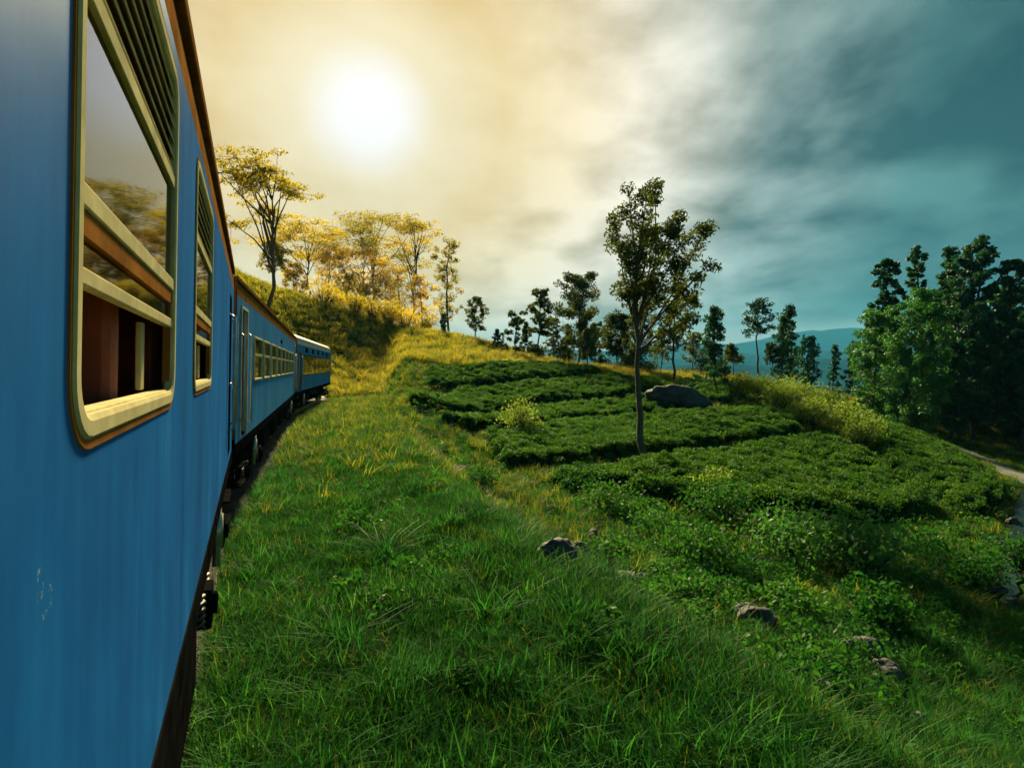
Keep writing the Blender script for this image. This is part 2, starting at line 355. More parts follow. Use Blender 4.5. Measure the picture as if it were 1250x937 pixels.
# ------------------------------------------------------------------ train
def paint(name, c1, c2, c3):
    m = bpy.data.materials.new(name); m.use_nodes = True; t = m.node_tree; l = t.links.new
    b = t.nodes['Principled BSDF']; b.inputs['Specular IOR Level'].default_value = .12
    c = N(t, 'ShaderNodeTexCoord')
    mp = N(t, 'ShaderNodeMapping'); mp.inputs['Scale'].default_value = (1, 1, .35); l(c.outputs['Object'], mp.inputs[0])
    n = N(t, 'ShaderNodeTexNoise', i_Scale=1.3, i_Detail=8.0, i_Roughness=.66); l(mp.outputs[0], n.inputs['Vector'])
    r = N(t, 'ShaderNodeValToRGB'); l(n.outputs[0], r.inputs[0]); ramp(r, [(.3, c1), (.55, c2), (.75, c3)])
    # chipped pale patches
    n3 = N(t, 'ShaderNodeTexNoise', i_Scale=3.1, i_Detail=9.0, i_Roughness=.72); l(c.outputs['Object'], n3.inputs['Vector'])
    r3 = N(t, 'ShaderNodeValToRGB'); l(n3.outputs[0], r3.inputs[0]); ramp(r3, [(.695, (0, 0, 0)), (.72, (.8, .8, .8))])
    mx = N(t, 'ShaderNodeMix', data_type='RGBA'); l(r3.outputs[0], mx.inputs[0]); l(r.outputs[0], mx.inputs[6]); mx.inputs[7].default_value = (.30, .42, .40, 1)
    # vertical grime runs
    mp2 = N(t, 'ShaderNodeMapping'); mp2.inputs['Scale'].default_value = (1, 14, .5); l(c.outputs['Object'], mp2.inputs[0])
    n4 = N(t, 'ShaderNodeTexNoise', i_Scale=1.0, i_Detail=4.0); l(mp2.outputs[0], n4.inputs['Vector'])
    r4 = N(t, 'ShaderNodeValToRGB'); l(n4.outputs[0], r4.inputs[0]); ramp(r4, [(.3, (.78, .80, .82)), (.6, (1, 1, 1))])
    m2 = N(t, 'ShaderNodeMix', data_type='RGBA', blend_type='MULTIPLY'); m2.inputs[0].default_value = .8; l(mx.outputs[2], m2.inputs[6]); l(r4.outputs[0], m2.inputs[7])
    l(m2.outputs[2], b.inputs['Base Color'])
    rr = N(t, 'ShaderNodeMapRange'); l(n.outputs[0], rr.inputs[0]); rr.inputs[1].default_value = .3; rr.inputs[2].default_value = .7; rr.inputs[3].default_value = .42; rr.inputs[4].default_value = .62; l(rr.outputs[0], b.inputs['Roughness'])
    nb = N(t, 'ShaderNodeTexNoise', i_Scale=1.6, i_Detail=2.0); l(c.outputs['Object'], nb.inputs['Vector'])
    bp = N(t, 'ShaderNodeBump', i_Strength=.25, i_Distance=.03); l(nb.outputs[0], bp.inputs['Height']); l(bp.outputs[0], b.inputs['Normal'])
    b.inputs['Specular IOR Level'].default_value = 0
    gl = N(t, 'ShaderNodeBsdfGlossy', i_Roughness=.55); l(bp.outputs[0], gl.inputs['Normal'])
    ms = N(t, 'ShaderNodeMixShader'); ms.inputs[0].default_value = .03; l(b.outputs[0], ms.inputs[1]); l(gl.outputs[0], ms.inputs[2]); l(ms.outputs[0], t.nodes['Material Output'].inputs[0])
    return m
def glassmat(name, tint, ior=1.75):
    m = bpy.data.materials.new(name); m.use_nodes = True; t = m.node_tree; l = t.links.new; t.nodes.clear()
    out = N(t, 'ShaderNodeOutputMaterial'); tr = N(t, 'ShaderNodeBsdfTransparent'); tr.inputs[0].default_value = (*tint, 1)
    gl = N(t, 'ShaderNodeBsdfGlossy', i_Roughness=.03); fr = N(t, 'ShaderNodeFresnel'); fr.inputs[0].default_value = ior
    mx = N(t, 'ShaderNodeMixShader'); l(fr.outputs[0], mx.inputs[0]); l(tr.outputs[0], mx.inputs[1]); l(gl.outputs[0], mx.inputs[2]); l(mx.outputs[0], out.inputs[0])
    return m
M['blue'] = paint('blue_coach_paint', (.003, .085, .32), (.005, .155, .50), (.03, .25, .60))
M['blue_hazed'] = paint('haze_lightened_blue_coach_paint', (.03, .20, .46), (.05, .27, .58), (.09, .34, .64))  # same coach blue, lightened to carry the haze glow over the further carriages
M['cream'] = mat('cream_window_frame', (.58, .50, .27), .7, .2, 8, spec=0)
M['brown'] = mat('brown_roof_edge', (.26, .11, .03), .7, .35, 4, spec=0)
M['roof'] = mat('coach_roof', (.22, .13, .07), .8, .35, 3, spec=0)
M['lining'] = mat('interior_lining', (.55, .17, .08), .6, .4, 3)
M['seat'] = mat('seat_vinyl', (.36, .085, .04), .6, .3, 4)
M['glass'] = glassmat('window_glass', (.35, .33, .28), 2.6)
M['black'] = mat('underframe_black', (.009, .009, .009), .9, .5, 5, spec=0)
M['rust'] = mat('rusty_end_panel', (.30, .11, .045), .75, .45, 4, spec=.05)
M['steel'] = mat('steel_handrail', (.45, .42, .36), .35, .2, 6, metal=.8)
M['wheel'] = mat('wheel_steel', (.07, .055, .045), .6, .4, 4, metal=.5)
M['grey_band'] = glassmat('tinted_band_glass', (.12, .12, .12), 2.0)
M['white_trim'] = mat('pale_roof', (.50, .50, .47), .6, .25, 3)

def ring(mb, x, y0, y1, z0, z1, rad, w, dep, proud, n=6):
    """rounded rectangular frame in the plane X = x, outer size given, band w, from x+proud back to x-dep"""
    def loop(o, r):
        pts = []
        for cy, cz, a0 in ((y1 - rad, z1 - rad, 0), (y0 + rad, z1 - rad, 90), (y0 + rad, z0 + rad, 180), (y1 - rad, z0 + rad, 270)):
            for k in range(n + 1):
                a = R(a0 + 90 * k / n); pts.append((cy + r * math.cos(a), cz + r * math.sin(a)))
        return pts
    out = loop(0, rad); inn = loop(0, max(rad - w, .005)); mid = loop(0, rad - w * .35)
    k = len(out)
    v = [(x - .012, a, c) for a, c in out] + [(x + proud, a, c) for a, c in mid] + [(x + proud, a * 1, c) for a, c in loop(0, max(rad - w * .8, .008))] + [(x + proud * .4, a, c) for a, c in inn] + [(x - dep, a, c) for a, c in inn]
    f = []
    for j in range(4):
        for i in range(k):
            f.append((j * k + i, j * k + (i + 1) % k, (j + 1) * k + (i + 1) % k, (j + 1) * k + i))
    mb.add(v, f)
def wall(x, ys, zs, holes, curve=None):
    """skin in the plane X=x with rectangular holes (y0,y1,z0,z1); curve = list of (dx,z) rows above"""
    Yb = sorted(set([ys[0], ys[1]] + [h[0] for h in holes] + [h[1] for h in holes]))
    Zb = sorted(set([zs[0], zs[1]] + [h[2] for h in holes] + [h[3] for h in holes]))
    mb = MB()
    rows = [(x, z) for z in Zb] + [(x + d, z) for d, z in (curve or [])]
    base = len(Yb)
    v = [(rx, y, z) for rx, z in rows for y in Yb]; f = []
    for i in range(len(rows) - 1):
        for j in range(base - 1):
            cy = (Yb[j] + Yb[j + 1]) / 2; cz = (rows[i][1] + rows[i + 1][1]) / 2
            if i < len(Zb) - 1 and any(h[0] < cy < h[1] and h[2] < cz < h[3] for h in holes): continue
            f.append((i * base + j, i * base + j + 1, (i + 1) * base + j + 1, (i + 1) * base + j))
    mb.add(v, f)
    return mb
def wheelset(mb_w, mb_a, y, r=.46):
    for sx in (-1, 1):
        prof = [(sx * .76, .10), (sx * .76, r + .03), (sx * .79, r + .03), (sx * .80, r), (sx * .90, r - .008), (sx * .90, r - .09), (sx * .86, r - .10), (sx * .86, .16), (sx * .93, .14), (sx * .93, .0)]
        n = 20; v = []; f = []
        for px_, pr in prof:
            for k in range(n): a = 2 * math.pi * k / n; v.append((px_, y + pr * math.cos(a), r + pr * math.sin(a)))
        for i in range(len(prof) - 1):
            for k in range(n): f.append((i * n + k, i * n + (k + 1) % n, (i + 1) * n + (k + 1) % n, (i + 1) * n + k))
        w = MB(); w.add(v, f); mb_w.append(w)
    mb_a.tube([(-.95, y, r), (.95, y, r)], .07, 8)
def bogie(car, yc, wb=2.5):
    b = MB()
    for sx in (-1, 1):
        x0, x1 = sx * 1.28 - .06, sx * 1.28 + .06
        b.box(x0, x1, yc - wb / 2 - .35, yc + wb / 2 + .35, .62, .80)
        b.box(x0, x1, yc - .5, yc + .5, .36, .615)
    b.box(-1.0, 1.0, yc - .25, yc + .25, .55, .78)
    fr = b.build('bogie', M['black'], car, bevel=.015)
    for y in (yc - wb / 2, yc + wb / 2):
        w = []; a = MB(); wheelset(w, a, y); [q.build('wheel', M['wheel'], fr) for q in w]; a.build('axle', M['wheel'], fr, smooth=True)
        for sx in (-1, 1):
            c = MB(); xx = sx * 1.32
            c.box(xx - .10, xx + .12, y - .15, y + .15, .28, .62); c.tube([(xx + .05, y, .46), (xx + sx * .16, y, .46)], .10, 10); c.build('axle_box', M['black'], fr, bevel=.02)
            for dy_ in (-.28, .28):
                s_ = MB(); s_.tube([(xx + .07 * math.cos(q * .9), y + dy_ + .07 * math.sin(q * .9), .345 + q * .0079) for q in range(36)], .018, 5)
                s_.build('coil_spring', M['wheel'], fr, smooth=True)
    for sx in (-1, 1):
        s_ = MB(); s_.tube([(sx * 1.41, yc - .1, .42), (sx * 1.41, yc + .05, 1.05)], .04, 8); s_.tube([(sx * 1.41, yc - .05, .62), (sx * 1.41, yc + .02, .95)], .06, 8)
        s_.build('damper', M['steel'], fr, smooth=True)
    return fr

Z_B, Z_T, Z_G = 1.24, 3.72, 4.02      # bottom of blue skin, start of the cove, gutter
def carriage(name, label, a, b_, az):
    mid = (a + b_) / 2
    c = empty(name, (mid[0], mid[1], 0)); c.rotation_euler = (0, CANT, -R(az)); c.rotation_mode = 'XYZ'
    tag(c, label, 'train carriage'); return c
def shell(car, ln, holes, skin=None, cove=None, roof=None, left=()):
    h = ln / 2
    skin = skin or M['blue']
    wb = wall(HW, (-h, h), (Z_B, Z_T), holes); wb.build('side_wall', skin, car)
    wb = wall(-HW, (-h, h), (Z_B, Z_T), list(left)); wb.build('side_wall', skin, car)
    wi = wall(HW - .075, (-h + .03, h - .03), (Z_B, Z_T), [(q[0] - .0, q[1] + .0, q[2], q[3]) for q in holes]); wi.build('interior_lining', M['lining'], car)
    # cove and gutter along the cant rail
    for sx in (-1, 1):
        m = MB(); prof = [(HW, Z_T), (HW - .004, Z_T + .10), (HW - .015, Z_T + .2), (HW - .05, Z_T + .29)]
        v = [(sx * px_, y, z) for px_, z in prof for y in (-h, h)]
        m.add(v, [(2 * i, 2 * i + 1, 2 * i + 3, 2 * i + 2) for i in range(len(prof) - 1)]); m.build('cant_rail_cove', cove or M['brown'], car, smooth=True)
        g = MB(); gx_ = sx * (HW - .02); g.box(gx_ - .035, gx_ + .035, -h - .02, h + .02, Z_G - .05, Z_G + .02); g.build('rain_gutter', cove or M['brown'], car, bevel=.008)
    m = MB(); n = 14; prof = [((HW - .06) * math.cos(math.pi * k / n), Z_G + .42 * math.sin(math.pi * k / n)) for k in range(n + 1)]
    v = [(px_, y, z) for px_, z in prof for y in (-h, h)]
    m.add(v, [(2 * i, 2 * i + 1, 2 * i + 3, 2 * i + 2) for i in range(n)])
    m.add([(p, -h, z) for p, z in prof], [list(range(n + 1))]); m.add([(p, h, z) for p, z in prof], [list(range(n + 1))])
    m.build('roof', roof or M['roof'], car, smooth=False)
    m = MB(); m.box(-HW + .02, HW - .02, -h + .02, h - .02, Z_B - .02, Z_B + .08); m.build('floor', M['black'], car)
    m = MB(); m.box(-HW + .05, HW - .09, -h + .1, h - .1, Z_G - .06, Z_G - .02); m.build('ceiling', M['lining'], car)
    for sy in (-1, 1):
        m = MB(); m.box(-HW + .01, HW - .01, sy * h - .03, sy * h + .03, Z_B + .085, Z_G - .065); m.build('end_wall', M['rust'], car)
    for sx in (-1, 1):
        m = MB(); xs = sorted((sx * (HW - .09), sx * (HW + .006))); m.box(xs[0], xs[1], -h, h, Z_B - .20, Z_B - .003); m.build('sole_bar', M['black'], car, bevel=.01)
def handrail(car, x, y, z0, z1, r=.018):
    m = MB(); m.tube([(x, y, z0), (x + .07, y, z0 + .03), (x + .07, y, z1 - .03), (x, y, z1)], r, 6); m.build('handrail', M['steel'], car, smooth=True)

# --- near carriage with tall louvred windows
car1 = carriage('passenger_carriage', 'blue carriage with tall cream-framed louvred windows, lower pane open', A0, A1, AZ[0])
o1 = L1 / 2 - 10.2                 # distance along from camera foot -> car-local y
zw = .02
WZ0, WZ1 = ZC - .15 + zw, ZC + 1.12 + zw
wins = [(1.19, 2.63), (3.44, 4.88)] + [(1.19 - 2.25 * k, 2.63 - 2.25 * k) for k in (1, 2, 3)]
holes = [(s0 + o1 + .045, s1 + o1 - .045, WZ0 + .045, WZ1 - .045) for s0, s1 in wins]
DOOR1 = (8.55 + o1, 9.35 + o1, Z_B + .10, 3.5)
shell(car1, L1, holes + [DOOR1], left=holes)
def big_window(car, y0, y1, z0, z1):
    fr = MB(); ring(fr, HW, y0, y1, z0, z1, .14, .062, .02, .008); fo = fr.build('window', M['cream'], car, smooth=False)
    seal = MB(); ring(seal, HW, y0 - .013, y1 + .013, z0 - .013, z1 + .013, .152, .03, .01, .004); seal.build('rubber_seal', M['brown'], fo)
    ya, yb = y0 + .055, y1 - .055
    zt, zl, zb = ZC + .30 + zw, ZC + .72 + zw, ZC + .165 + zw
    nl = 6; st = (z1 - .055 - zl) / nl
    # top louvre slats, each a slanted blade with a dark slot under it
    sm = MB(); xa, xb_ = HW - .014, HW - .001
    sm.add([(xa, ya, 0), (xa, yb, 0), (xb_, yb, -st * .62), (xb_, ya, -st * .62), (xa - .004, ya, -.008), (xa - .004, yb, -.008), (xb_ - .003, yb, -st * .62 - .006), (xb_ - .003, ya, -st * .62 - .006)],
                      [(0, 1, 2, 3), (7, 6, 5, 4), (3, 2, 6, 7), (0, 3, 7, 4), (1, 5, 6, 2), (0, 4, 5, 1)])
    s0 = sm.build('louvre_slat', M['cream'], fo)
    for k in range(nl):
        s = s0 if k == 0 else link(s0.copy(), fo)
        s.location = (0, 0, zl + st * (k + 1) - .004)
    bk = MB(); bk.box(HW - .030, HW - .022, ya, yb, zl, z1 - .05); bk.build('louvre_backing', M['brown'], fo)
    r_ = MB(); r_.box(HW - .02, HW + .002, ya, yb, zl - .045, zl); r_.build('louvre_rail', M['cream'], fo, bevel=.004)
    r_ = MB(); r_.box(HW - .02, HW + .003, ya, yb, zt - .012, zt + .032); r_.build('transom', M['cream'], fo, bevel=.004)
    r_ = MB(); r_.box(HW - .024, HW - .002, ya, yb, zt - .060, zt - .014); r_.build('transom_underside', M['brown'], fo)  # dark brown underside of the transom bar
    g = MB(); g.box(HW - .014, HW - .010, ya, yb, zt + .034, zl - .047); g.build('glass_pane', M['glass'], fo)
    g = MB(); g.box(HW - .018, HW - .014, ya, yb, zb + .020, zt - .062); g.build('glass_pane', M['glass'], fo)
    r_ = MB(); r_.box(HW - .026, HW - .001, ya, yb, zb - .016, zb + .018); r_.build('sash_rail', M['cream'], fo, bevel=.004)
    r_ = MB(); r_.box(HW - .068, HW - .05, yb - .34, yb - .28, z0 + .075, zb - .018); r_.build('sash_post', M['cream'], fo, bevel=.004)
    r_ = MB(); r_.box(HW - .05, HW - .008, ya, yb, z0 + .045, z0 + .068); r_.build('sill_rail', M['cream'], fo, bevel=.004)
    for yy in (ya, yb - .02):
        r_ = MB(); r_.box(HW - .03, HW - .006, yy, yy + .02, z0 + .070, zt - .064); r_.build('sash_channel', M['brown'], fo)
    return fo
for s0, s1 in wins:
    wo_ = big_window(car1, s0 + o1, s1 + o1, WZ0, WZ1)
    w2 = link(wo_.copy(), car1); w2.scale.x = -1
    for ch in list(wo_.children): link(ch.copy(), w2)
def seat(car, y):
    m = MB(); m.box(.35, 1.30, y - .25, y + .25, Z_B + .35, Z_B + .48); m.box(.35, 1.355, y - .34, y - .24, Z_B + .40, Z_B + 1.62)
    for yy in (y - .2, y + .2): m.box(.75, .85, yy - .03, yy + .03, Z_B + .08, Z_B + .36)
    m.build('seat', M['seat'], car, bevel=.03)
for k in range(9): seat(car1, -7.2 + o1 + k * 1.6)
m = MB(); m.box(-HW + .1, HW - .1, 7.6 + o1, 7.66 + o1, Z_B + .09, Z_G - .07); m.build('vestibule_partition', M['lining'], car1)
# closed recessed door with window, handrails and steps
y0, y1, z0, z1 = DOOR1
d = MB(); d.box(HW - .06, HW - .03, y0 + .005, y1 - .005, z0 + .005, 2.55); d.box(HW - .06, HW - .03, y0 + .005, y1 - .005, 3.3, z1 - .005)
d.box(HW - .06, HW - .03, y0 + .005, y0 + .14, 2.55, 3.3); d.box(HW - .06, HW - .03, y1 - .14, y1 - .005, 2.55, 3.3)
dr = d.build('door', M['rust'], car1); g = MB(); g.box(HW - .05, HW - .045, y0 + .14, y1 - .14, 2.55, 3.3); g.build('door_glass', M['glass'], dr)
g = MB(); g.tube([(HW - .03, y0 + .08, 2.3), (HW + .02, y0 + .08, 2.3), (HW + .02, y0 + .2, 2.3)], .015, 6); g.build('door_handle', M['steel'], dr)
handrail(car1, HW, y0 - .12, 1.7, 3.2); handrail(car1, HW, y1 + .12, 1.7, 3.2)
def steps(car, y0, y1, n=2):
    m = MB()
    for yy in (y0, y1): m.box(HW - .12, HW - .08, yy - .015, yy + .015, .38, Z_B - .2)
    for k in range(n): m.box(HW - .28, HW + .03, y0, y1, .40 + k * .34, .43 + k * .34)
    m.build('step_ladder', M['black'], car)
steps(car1, y0, y1)
bogie(car1, 7.05 + o1); bogie(car1, -7.6 + o1)
def underbox(car, y0, y1, z0, z1, x0=.45, x1=1.41, nm='underfloor_box'):
    m = MB(); m.box(x0, x1, y0, y1, z0, z1); o_ = m.build(nm, M['black'], car, bevel=.02)
    m = MB(); m.box(x1, x1 + .012, y0 + .06, y1 - .06, z0 + .05, z1 - .05); m.build('box_lid', M['black'], o_)
    return o_
underbox(car1, 2.6 + o1, 4.4 + o1, .42, 1.03); underbox(car1, .2 + o1, 1.9 + o1, .5, 1.03); underbox(car1, -3 + o1, -1 + o1, .5, 1.03)
m = MB(); m.tube([(1.2, 4.6 + o1, .95), (1.25, 4.9 + o1, .7), (1.25, 5.0 + o1, .62)], .03, 8); m.tube([(1.05, -4 + o1, .95), (1.05, 6 + o1, .93)], .025, 6); m.build('brake_pipe', M['steel'], car1, smooth=True)
# small paint chip shaped marks and lamp irons near the end
def gangway(car, yend, sgn):
    m = MB()
    for k in range(5):
        y = yend + sgn * (.035 + k * .07); e = .02 if k % 2 else .0
        m.box(-1.22 + e, 1.22 - e, min(y, y + sgn * .06), max(y, y + sgn * .06), Z_B - .02 + e, 3.55 - e)
    m.build('gangway_bellows', M['rust'], car)
    for sx in (-1, 1):
        bf = MB(); bf.tube([(sx * .98, yend, 1.05), (sx * .98, yend + sgn * .3, 1.05)], .07, 8); bf.tube([(sx * .98, yend + sgn * .3, 1.05), (sx * .98, yend + sgn * .36, 1.05)], .2, 14)
        bf.build('buffer', M['black'], car)
gangway(car1, L1 / 2 + .03, 1)
def end_fittings(car, ye, sg):
    m = MB()
    m.tube([(HW - .02, ye, 3.0), (HW + .02, ye + sg * .12, 3.0), (HW - .3, ye + sg * .16, 3.0)], .02, 6)
    m.tube([(HW - .02, ye, 2.2), (HW + .02, ye + sg * .12, 2.2), (HW - .3, ye + sg * .16, 2.2)], .02, 6)
    m.tube([(HW - .16, ye + sg * .14, 1.3), (HW - .16, ye + sg * .14, 3.4)], .018, 6)
    m.build('end_grab_rail', M['steel'], car, smooth=True)
    m = MB(); m.tube([(.5, ye + sg * .1, 1.1), (.55, ye + sg * .2, .7), (.4, ye + sg * .34, .55), (.3, ye + sg * .36, .8)], .035, 8); m.build('air_hose', M['black'], car, smooth=True)
end_fittings(car1, L1 / 2 + .03, 1)

# --- second carriage
car2 = carriage('passenger_carriage', 'blue carriage with open doorway and row of small cream windows', B0, B1, AZ[1])
h2 = L2 / 2
DOOR2 = (-h2 + .55, -h2 + 1.35, Z_B + .05, 3.55)
DOOR2b = (h2 - 1.35, h2 - .55, Z_B + .05, 3.55)
W2 = [(-h2 + 2.55 + k * 2.05, -h2 + 4.25 + k * 2.05) for k in range(8)]
zz0, zz1 = 2.22, 3.18
shell(car2, L2, [(a + .04, b - .04, zz0 + .04, zz1 - .04) for a, b in W2] + [DOOR2, DOOR2b], skin=M['blue_hazed'])
for a, b in W2:
    fr = MB(); ring(fr, HW, a, b, zz0, zz1, .07, .07, .05, .02, 4); fo = fr.build('window', M['cream'], car2)
    r_ = MB(); r_.box(HW - .04, HW + .012, a + .06, b - .06, zz0 + .54, zz0 + .60); r_.build('transom', M['cream'], fo)
    g = MB(); g.box(HW - .03, HW - .026, a + .06, b - .06, zz0 + .6, zz1 - .06); g.build('glass_pane', M['glass'], fo)
    g = MB(); g.box(HW - .036, HW - .03, a + .06, b - .06, zz0 + .06, zz0 + .54); g.build('glass_pane', M['glass'], fo)
for D in (DOOR2, DOOR2b):
    m = MB(); t_ = .05
    m.box(HW - .06, HW + .02, D[0] - t_, D[0], D[2], D[3] + t_); m.box(HW - .06, HW + .02, D[1], D[1] + t_, D[2], D[3] + t_); m.box(HW - .06, HW + .02, D[0], D[1], D[3], D[3] + t_)
    m.build('door_frame', M['white_trim'], car2)
    m = MB(); m.box(HW - .36, HW - .08, D[1] - .01, D[1] + .03, D[2] + .04, D[3] - .02); dl = m.build('door_leaf', M['rust'], car2, bevel=.01)
    m = MB(); m.box(HW - .32, HW - .13, D[1] - .016, D[1] - .012, 2.6, 3.25); m.build('door_glass', M['glass'], dl)
    m = MB(); m.box(HW - .42, HW - .38, D[0] - .4, D[1] + .4, D[2] + .04, Z_G - .08); m.build('vestibule_panel', M['rust'], car2)
    handrail(car2, HW + .0, D[0] - .12, 1.6, 3.1); handrail(car2, HW, D[1] + .14, 1.45, 3.15, .022)
    steps(car2, D[0], D[1], 2)
m = MB(); m.box(HW, HW + .01, -h2 + 10.2, -h2 + 10.9, 3.33, 3.43); m.build('sign_plate', M['black'], car2)
for k in range(9): seat(car2, -h2 + 2.9 + k * 2.05)
bogie(car2, -h2 + 3.2); bogie(car2, h2 - 3.2)
for q in ((-5.2, -3.4), (-2.6, -.6), (.4, 2.6), (3.4, 5.0)): underbox(car2, q[0], q[1], .5, 1.03)
gangway(car2, h2 + .03, 1); end_fittings(car2, -h2 - .03, -1)

# --- third carriage with a dark window band
car3 = carriage('passenger_carriage', 'blue carriage with dark window band and pale roof', C0, C1, AZ[2])
h3 = L3 / 2
D3 = (-h3 + .6, -h3 + 1.7, Z_B + .05, 3.3)
W3 = [(-h3 + 2.3 + k * 2.86, -h3 + 2.3 + (k + 1) * 2.86 - .10) for k in range(6)]
shell(car3, L3, [(a, b, 2.10, 3.18) for a, b in W3] + [D3], skin=M['blue_hazed'], cove=M['white_trim'], roof=M['white_trim'])
for a, b in W3:
    g = MB(); g.box(HW - .02, HW - .012, a, b, 2.10, 3.18); p = g.build('window', M['grey_band'], car3)
    r_ = MB(); r_.box(HW - .03, HW + .008, a - .03, b + .03, 2.06, 2.10); r_.box(HW - .03, HW + .008, a - .03, b + .03, 3.18, 3.22); r_.build('window_trim', M['black'], p)
for k in range(5):
    m = MB(); y = -h3 + 3.3 + k * 3.1; m.box(HW, HW + .012, y, y + 1.0, 3.36, 3.62); m.build('vent_grille', M['black'], car3)
m = MB(); m.box(HW - .07, HW - .04, D3[0] + .02, D3[1] - .02, D3[2] + .02, D3[3] - .02); m.build('door', M['rust'], car3)
handrail(car3, HW, D3[0] - .12, 1.6, 3.1); handrail(car3, HW, D3[1] + .14, 1.6, 3.1); steps(car3, D3[0], D3[1], 2)
bogie(car3, -h3 + 3.2); bogie(car3, h3 - 3.2)
for q in ((-4.5, -2.4), (-1.5, .8), (2, 4.5)): underbox(car3, q[0], q[1], .5, 1.03)
end_fittings(car3, -h3 - .03, -1)
# ------------------------------------------------------------------ vegetation helpers
SRC = {}
def source(key, items):
    """collection of small source meshes (not linked to the scene) for scattered stuff"""
    c = bpy.data.collections.new(key)
    for i, (v, f, m, sm) in enumerate(items):
        o = bpy.data.objects.new('%s_%02d' % (key, i), mesh_np(key, v, f, m, sm)); c.objects.link(o)
    SRC[key] = (c, len(items)); return c
def scatter(name, pts, rot, scl, key, parent=None, kind='stuff', label=None, cat=None):
    c, n = SRC[key]
    me = bpy.data.meshes.new(name); me.vertices.add(len(pts)); me.vertices.foreach_set('co', np.asarray(pts, np.float32).ravel())
    a = me.attributes.new('rot', 'FLOAT_VECTOR', 'POINT'); a.data.foreach_set('vector', np.asarray(rot, np.float32).ravel())
    a = me.attributes.new('scl', 'FLOAT_VECTOR', 'POINT'); s3 = np.asarray(scl, np.float32)
    if s3.ndim == 1: s3 = np.repeat(s3[:, None], 3, 1)
    a.data.foreach_set('vector', s3.ravel())
    a = me.attributes.new('pick', 'INT', 'POINT'); a.data.foreach_set('value', rng.integers(0, n, len(pts)).astype(np.int32))
    me.update()
    o = link(bpy.data.objects.new(name, me), parent)
    g = bpy.data.node_groups.new(name, 'GeometryNodeTree')
    g.interface.new_socket('Geometry', in_out='INPUT', socket_type='NodeSocketGeometry'); g.interface.new_socket('Geometry', in_out='OUTPUT', socket_type='NodeSocketGeometry')
    gi = g.nodes.new('NodeGroupInput'); go = g.nodes.new('NodeGroupOutput'); ip = g.nodes.new('GeometryNodeInstanceOnPoints')
    ci = g.nodes.new('GeometryNodeCollectionInfo'); ci.inputs['Collection'].default_value = c; ci.inputs['Separate Children'].default_value = True; ci.inputs['Reset Children'].default_value = True
    def na(nm, t):
        q = g.nodes.new('GeometryNodeInputNamedAttribute'); q.data_type = t; q.inputs['Name'].default_value = nm; return q.outputs['Attribute']
    l = g.links.new
    l(gi.outputs[0], ip.inputs['Points']); l(ci.outputs[0], ip.inputs['Instance']); ip.inputs['Pick Instance'].default_value = True
    l(na('pick', 'INT'), ip.inputs['Instance Index']); l(na('rot', 'FLOAT_VECTOR'), ip.inputs['Rotation']); l(na('scl', 'FLOAT_VECTOR'), ip.inputs['Scale'])
    l(ip.outputs[0], go.inputs[0])
    md = o.modifiers.new('scatter', 'NODES'); md.node_group = g
    tag(o, label, cat, kind=kind)
    return o
def blades(n, h, w, spread, lean, r, seg=3, hv=.4):
    """tuft of n curved tapering blades; all quads, tip pinched"""
    v = []; f = []
    for i in range(n):
        a = r.uniform(0, 6.283); rad = spread * math.sqrt(r.uniform(0, 1)); bx, by = rad * math.cos(a), rad * math.sin(a)
        d = r.uniform(0, 6.283); ll = lean * r.uniform(.3, 1.3); hh = h * r.uniform(1 - hv, 1 + hv); wx, wy = -math.sin(d) * w, math.cos(d) * w
        b0 = len(v)
        for k in range(seg + 1):
            t = k / seg; off = ll * hh * t ** 1.8; z = hh * (t - .28 * ll * t * t); ww = (1 - t) ** .7 * .5 + .02
            cx, cy = bx + math.cos(d) * off, by + math.sin(d) * off
            v += [(cx - wx * ww, cy - wy * ww, z), (cx + wx * ww, cy + wy * ww, z)]
        for k in range(seg): q = b0 + 2 * k; f.append((q, q + 1, q + 3, q + 2))
    return np.array(v), np.array(f)
def leaves(c, L_, W_, r, up=0.0, jit=.35):
    """one folded rhombic leaf per centre c (n,3)"""
    n = len(c)
    a = r.normal(size=(n, 3)); a[:, 2] += up; a /= np.linalg.norm(a, axis=1)[:, None]
    b = r.normal(size=(n, 3)); b -= a * (a * b).sum(1)[:, None]; b /= np.linalg.norm(b, axis=1)[:, None]
    s = r.uniform(1 - jit, 1 + jit, (n, 1))
    v = np.stack([c - a * L_ * s * .5, c + b * W_ * s * .5, c + a * L_ * s * .5, c - b * W_ * s * .5], 1).reshape(-1, 3)
    return v, np.arange(4 * n).reshape(n, 4)
def ball(n, r, flat=1.0, shell=.5):
    d = r.normal(size=(n, 3)); d /= np.linalg.norm(d, axis=1)[:, None]
    return d * (shell + (1 - shell) * r.uniform(0, 1, (n, 1)) ** .5) * np.array([1, 1, flat])
r0 = np.random.default_rng(11)
source('short_grass', [(*blades(26, .12, .009, .15, .7, r0), M['grass'], False) for _ in range(6)] + [(*blades(14, .12, .008, .14, .8, r0), M['grass_dry'], False)])
source('meadow_grass', [(*blades(26, .24, .010, .16, .8, r0), M['grass'], False) for _ in range(5)] + [(*blades(12, .26, .008, .15, .9, r0), M['grass_dry'], False)] + [(*blades(20, .30, .012, .15, .9, r0), M['grass_long'], False) for _ in range(3)])
source('golden_grass', [(*blades(18, .30, .02, .18, .8, r0), M['grass'], False)] + [(*blades(20, .30, .02, .2, .9, r0), M['grass'], False)] + [(*blades(20, .32, .022, .2, .9, r0), M['grass_dry'], False) for _ in range(3)])
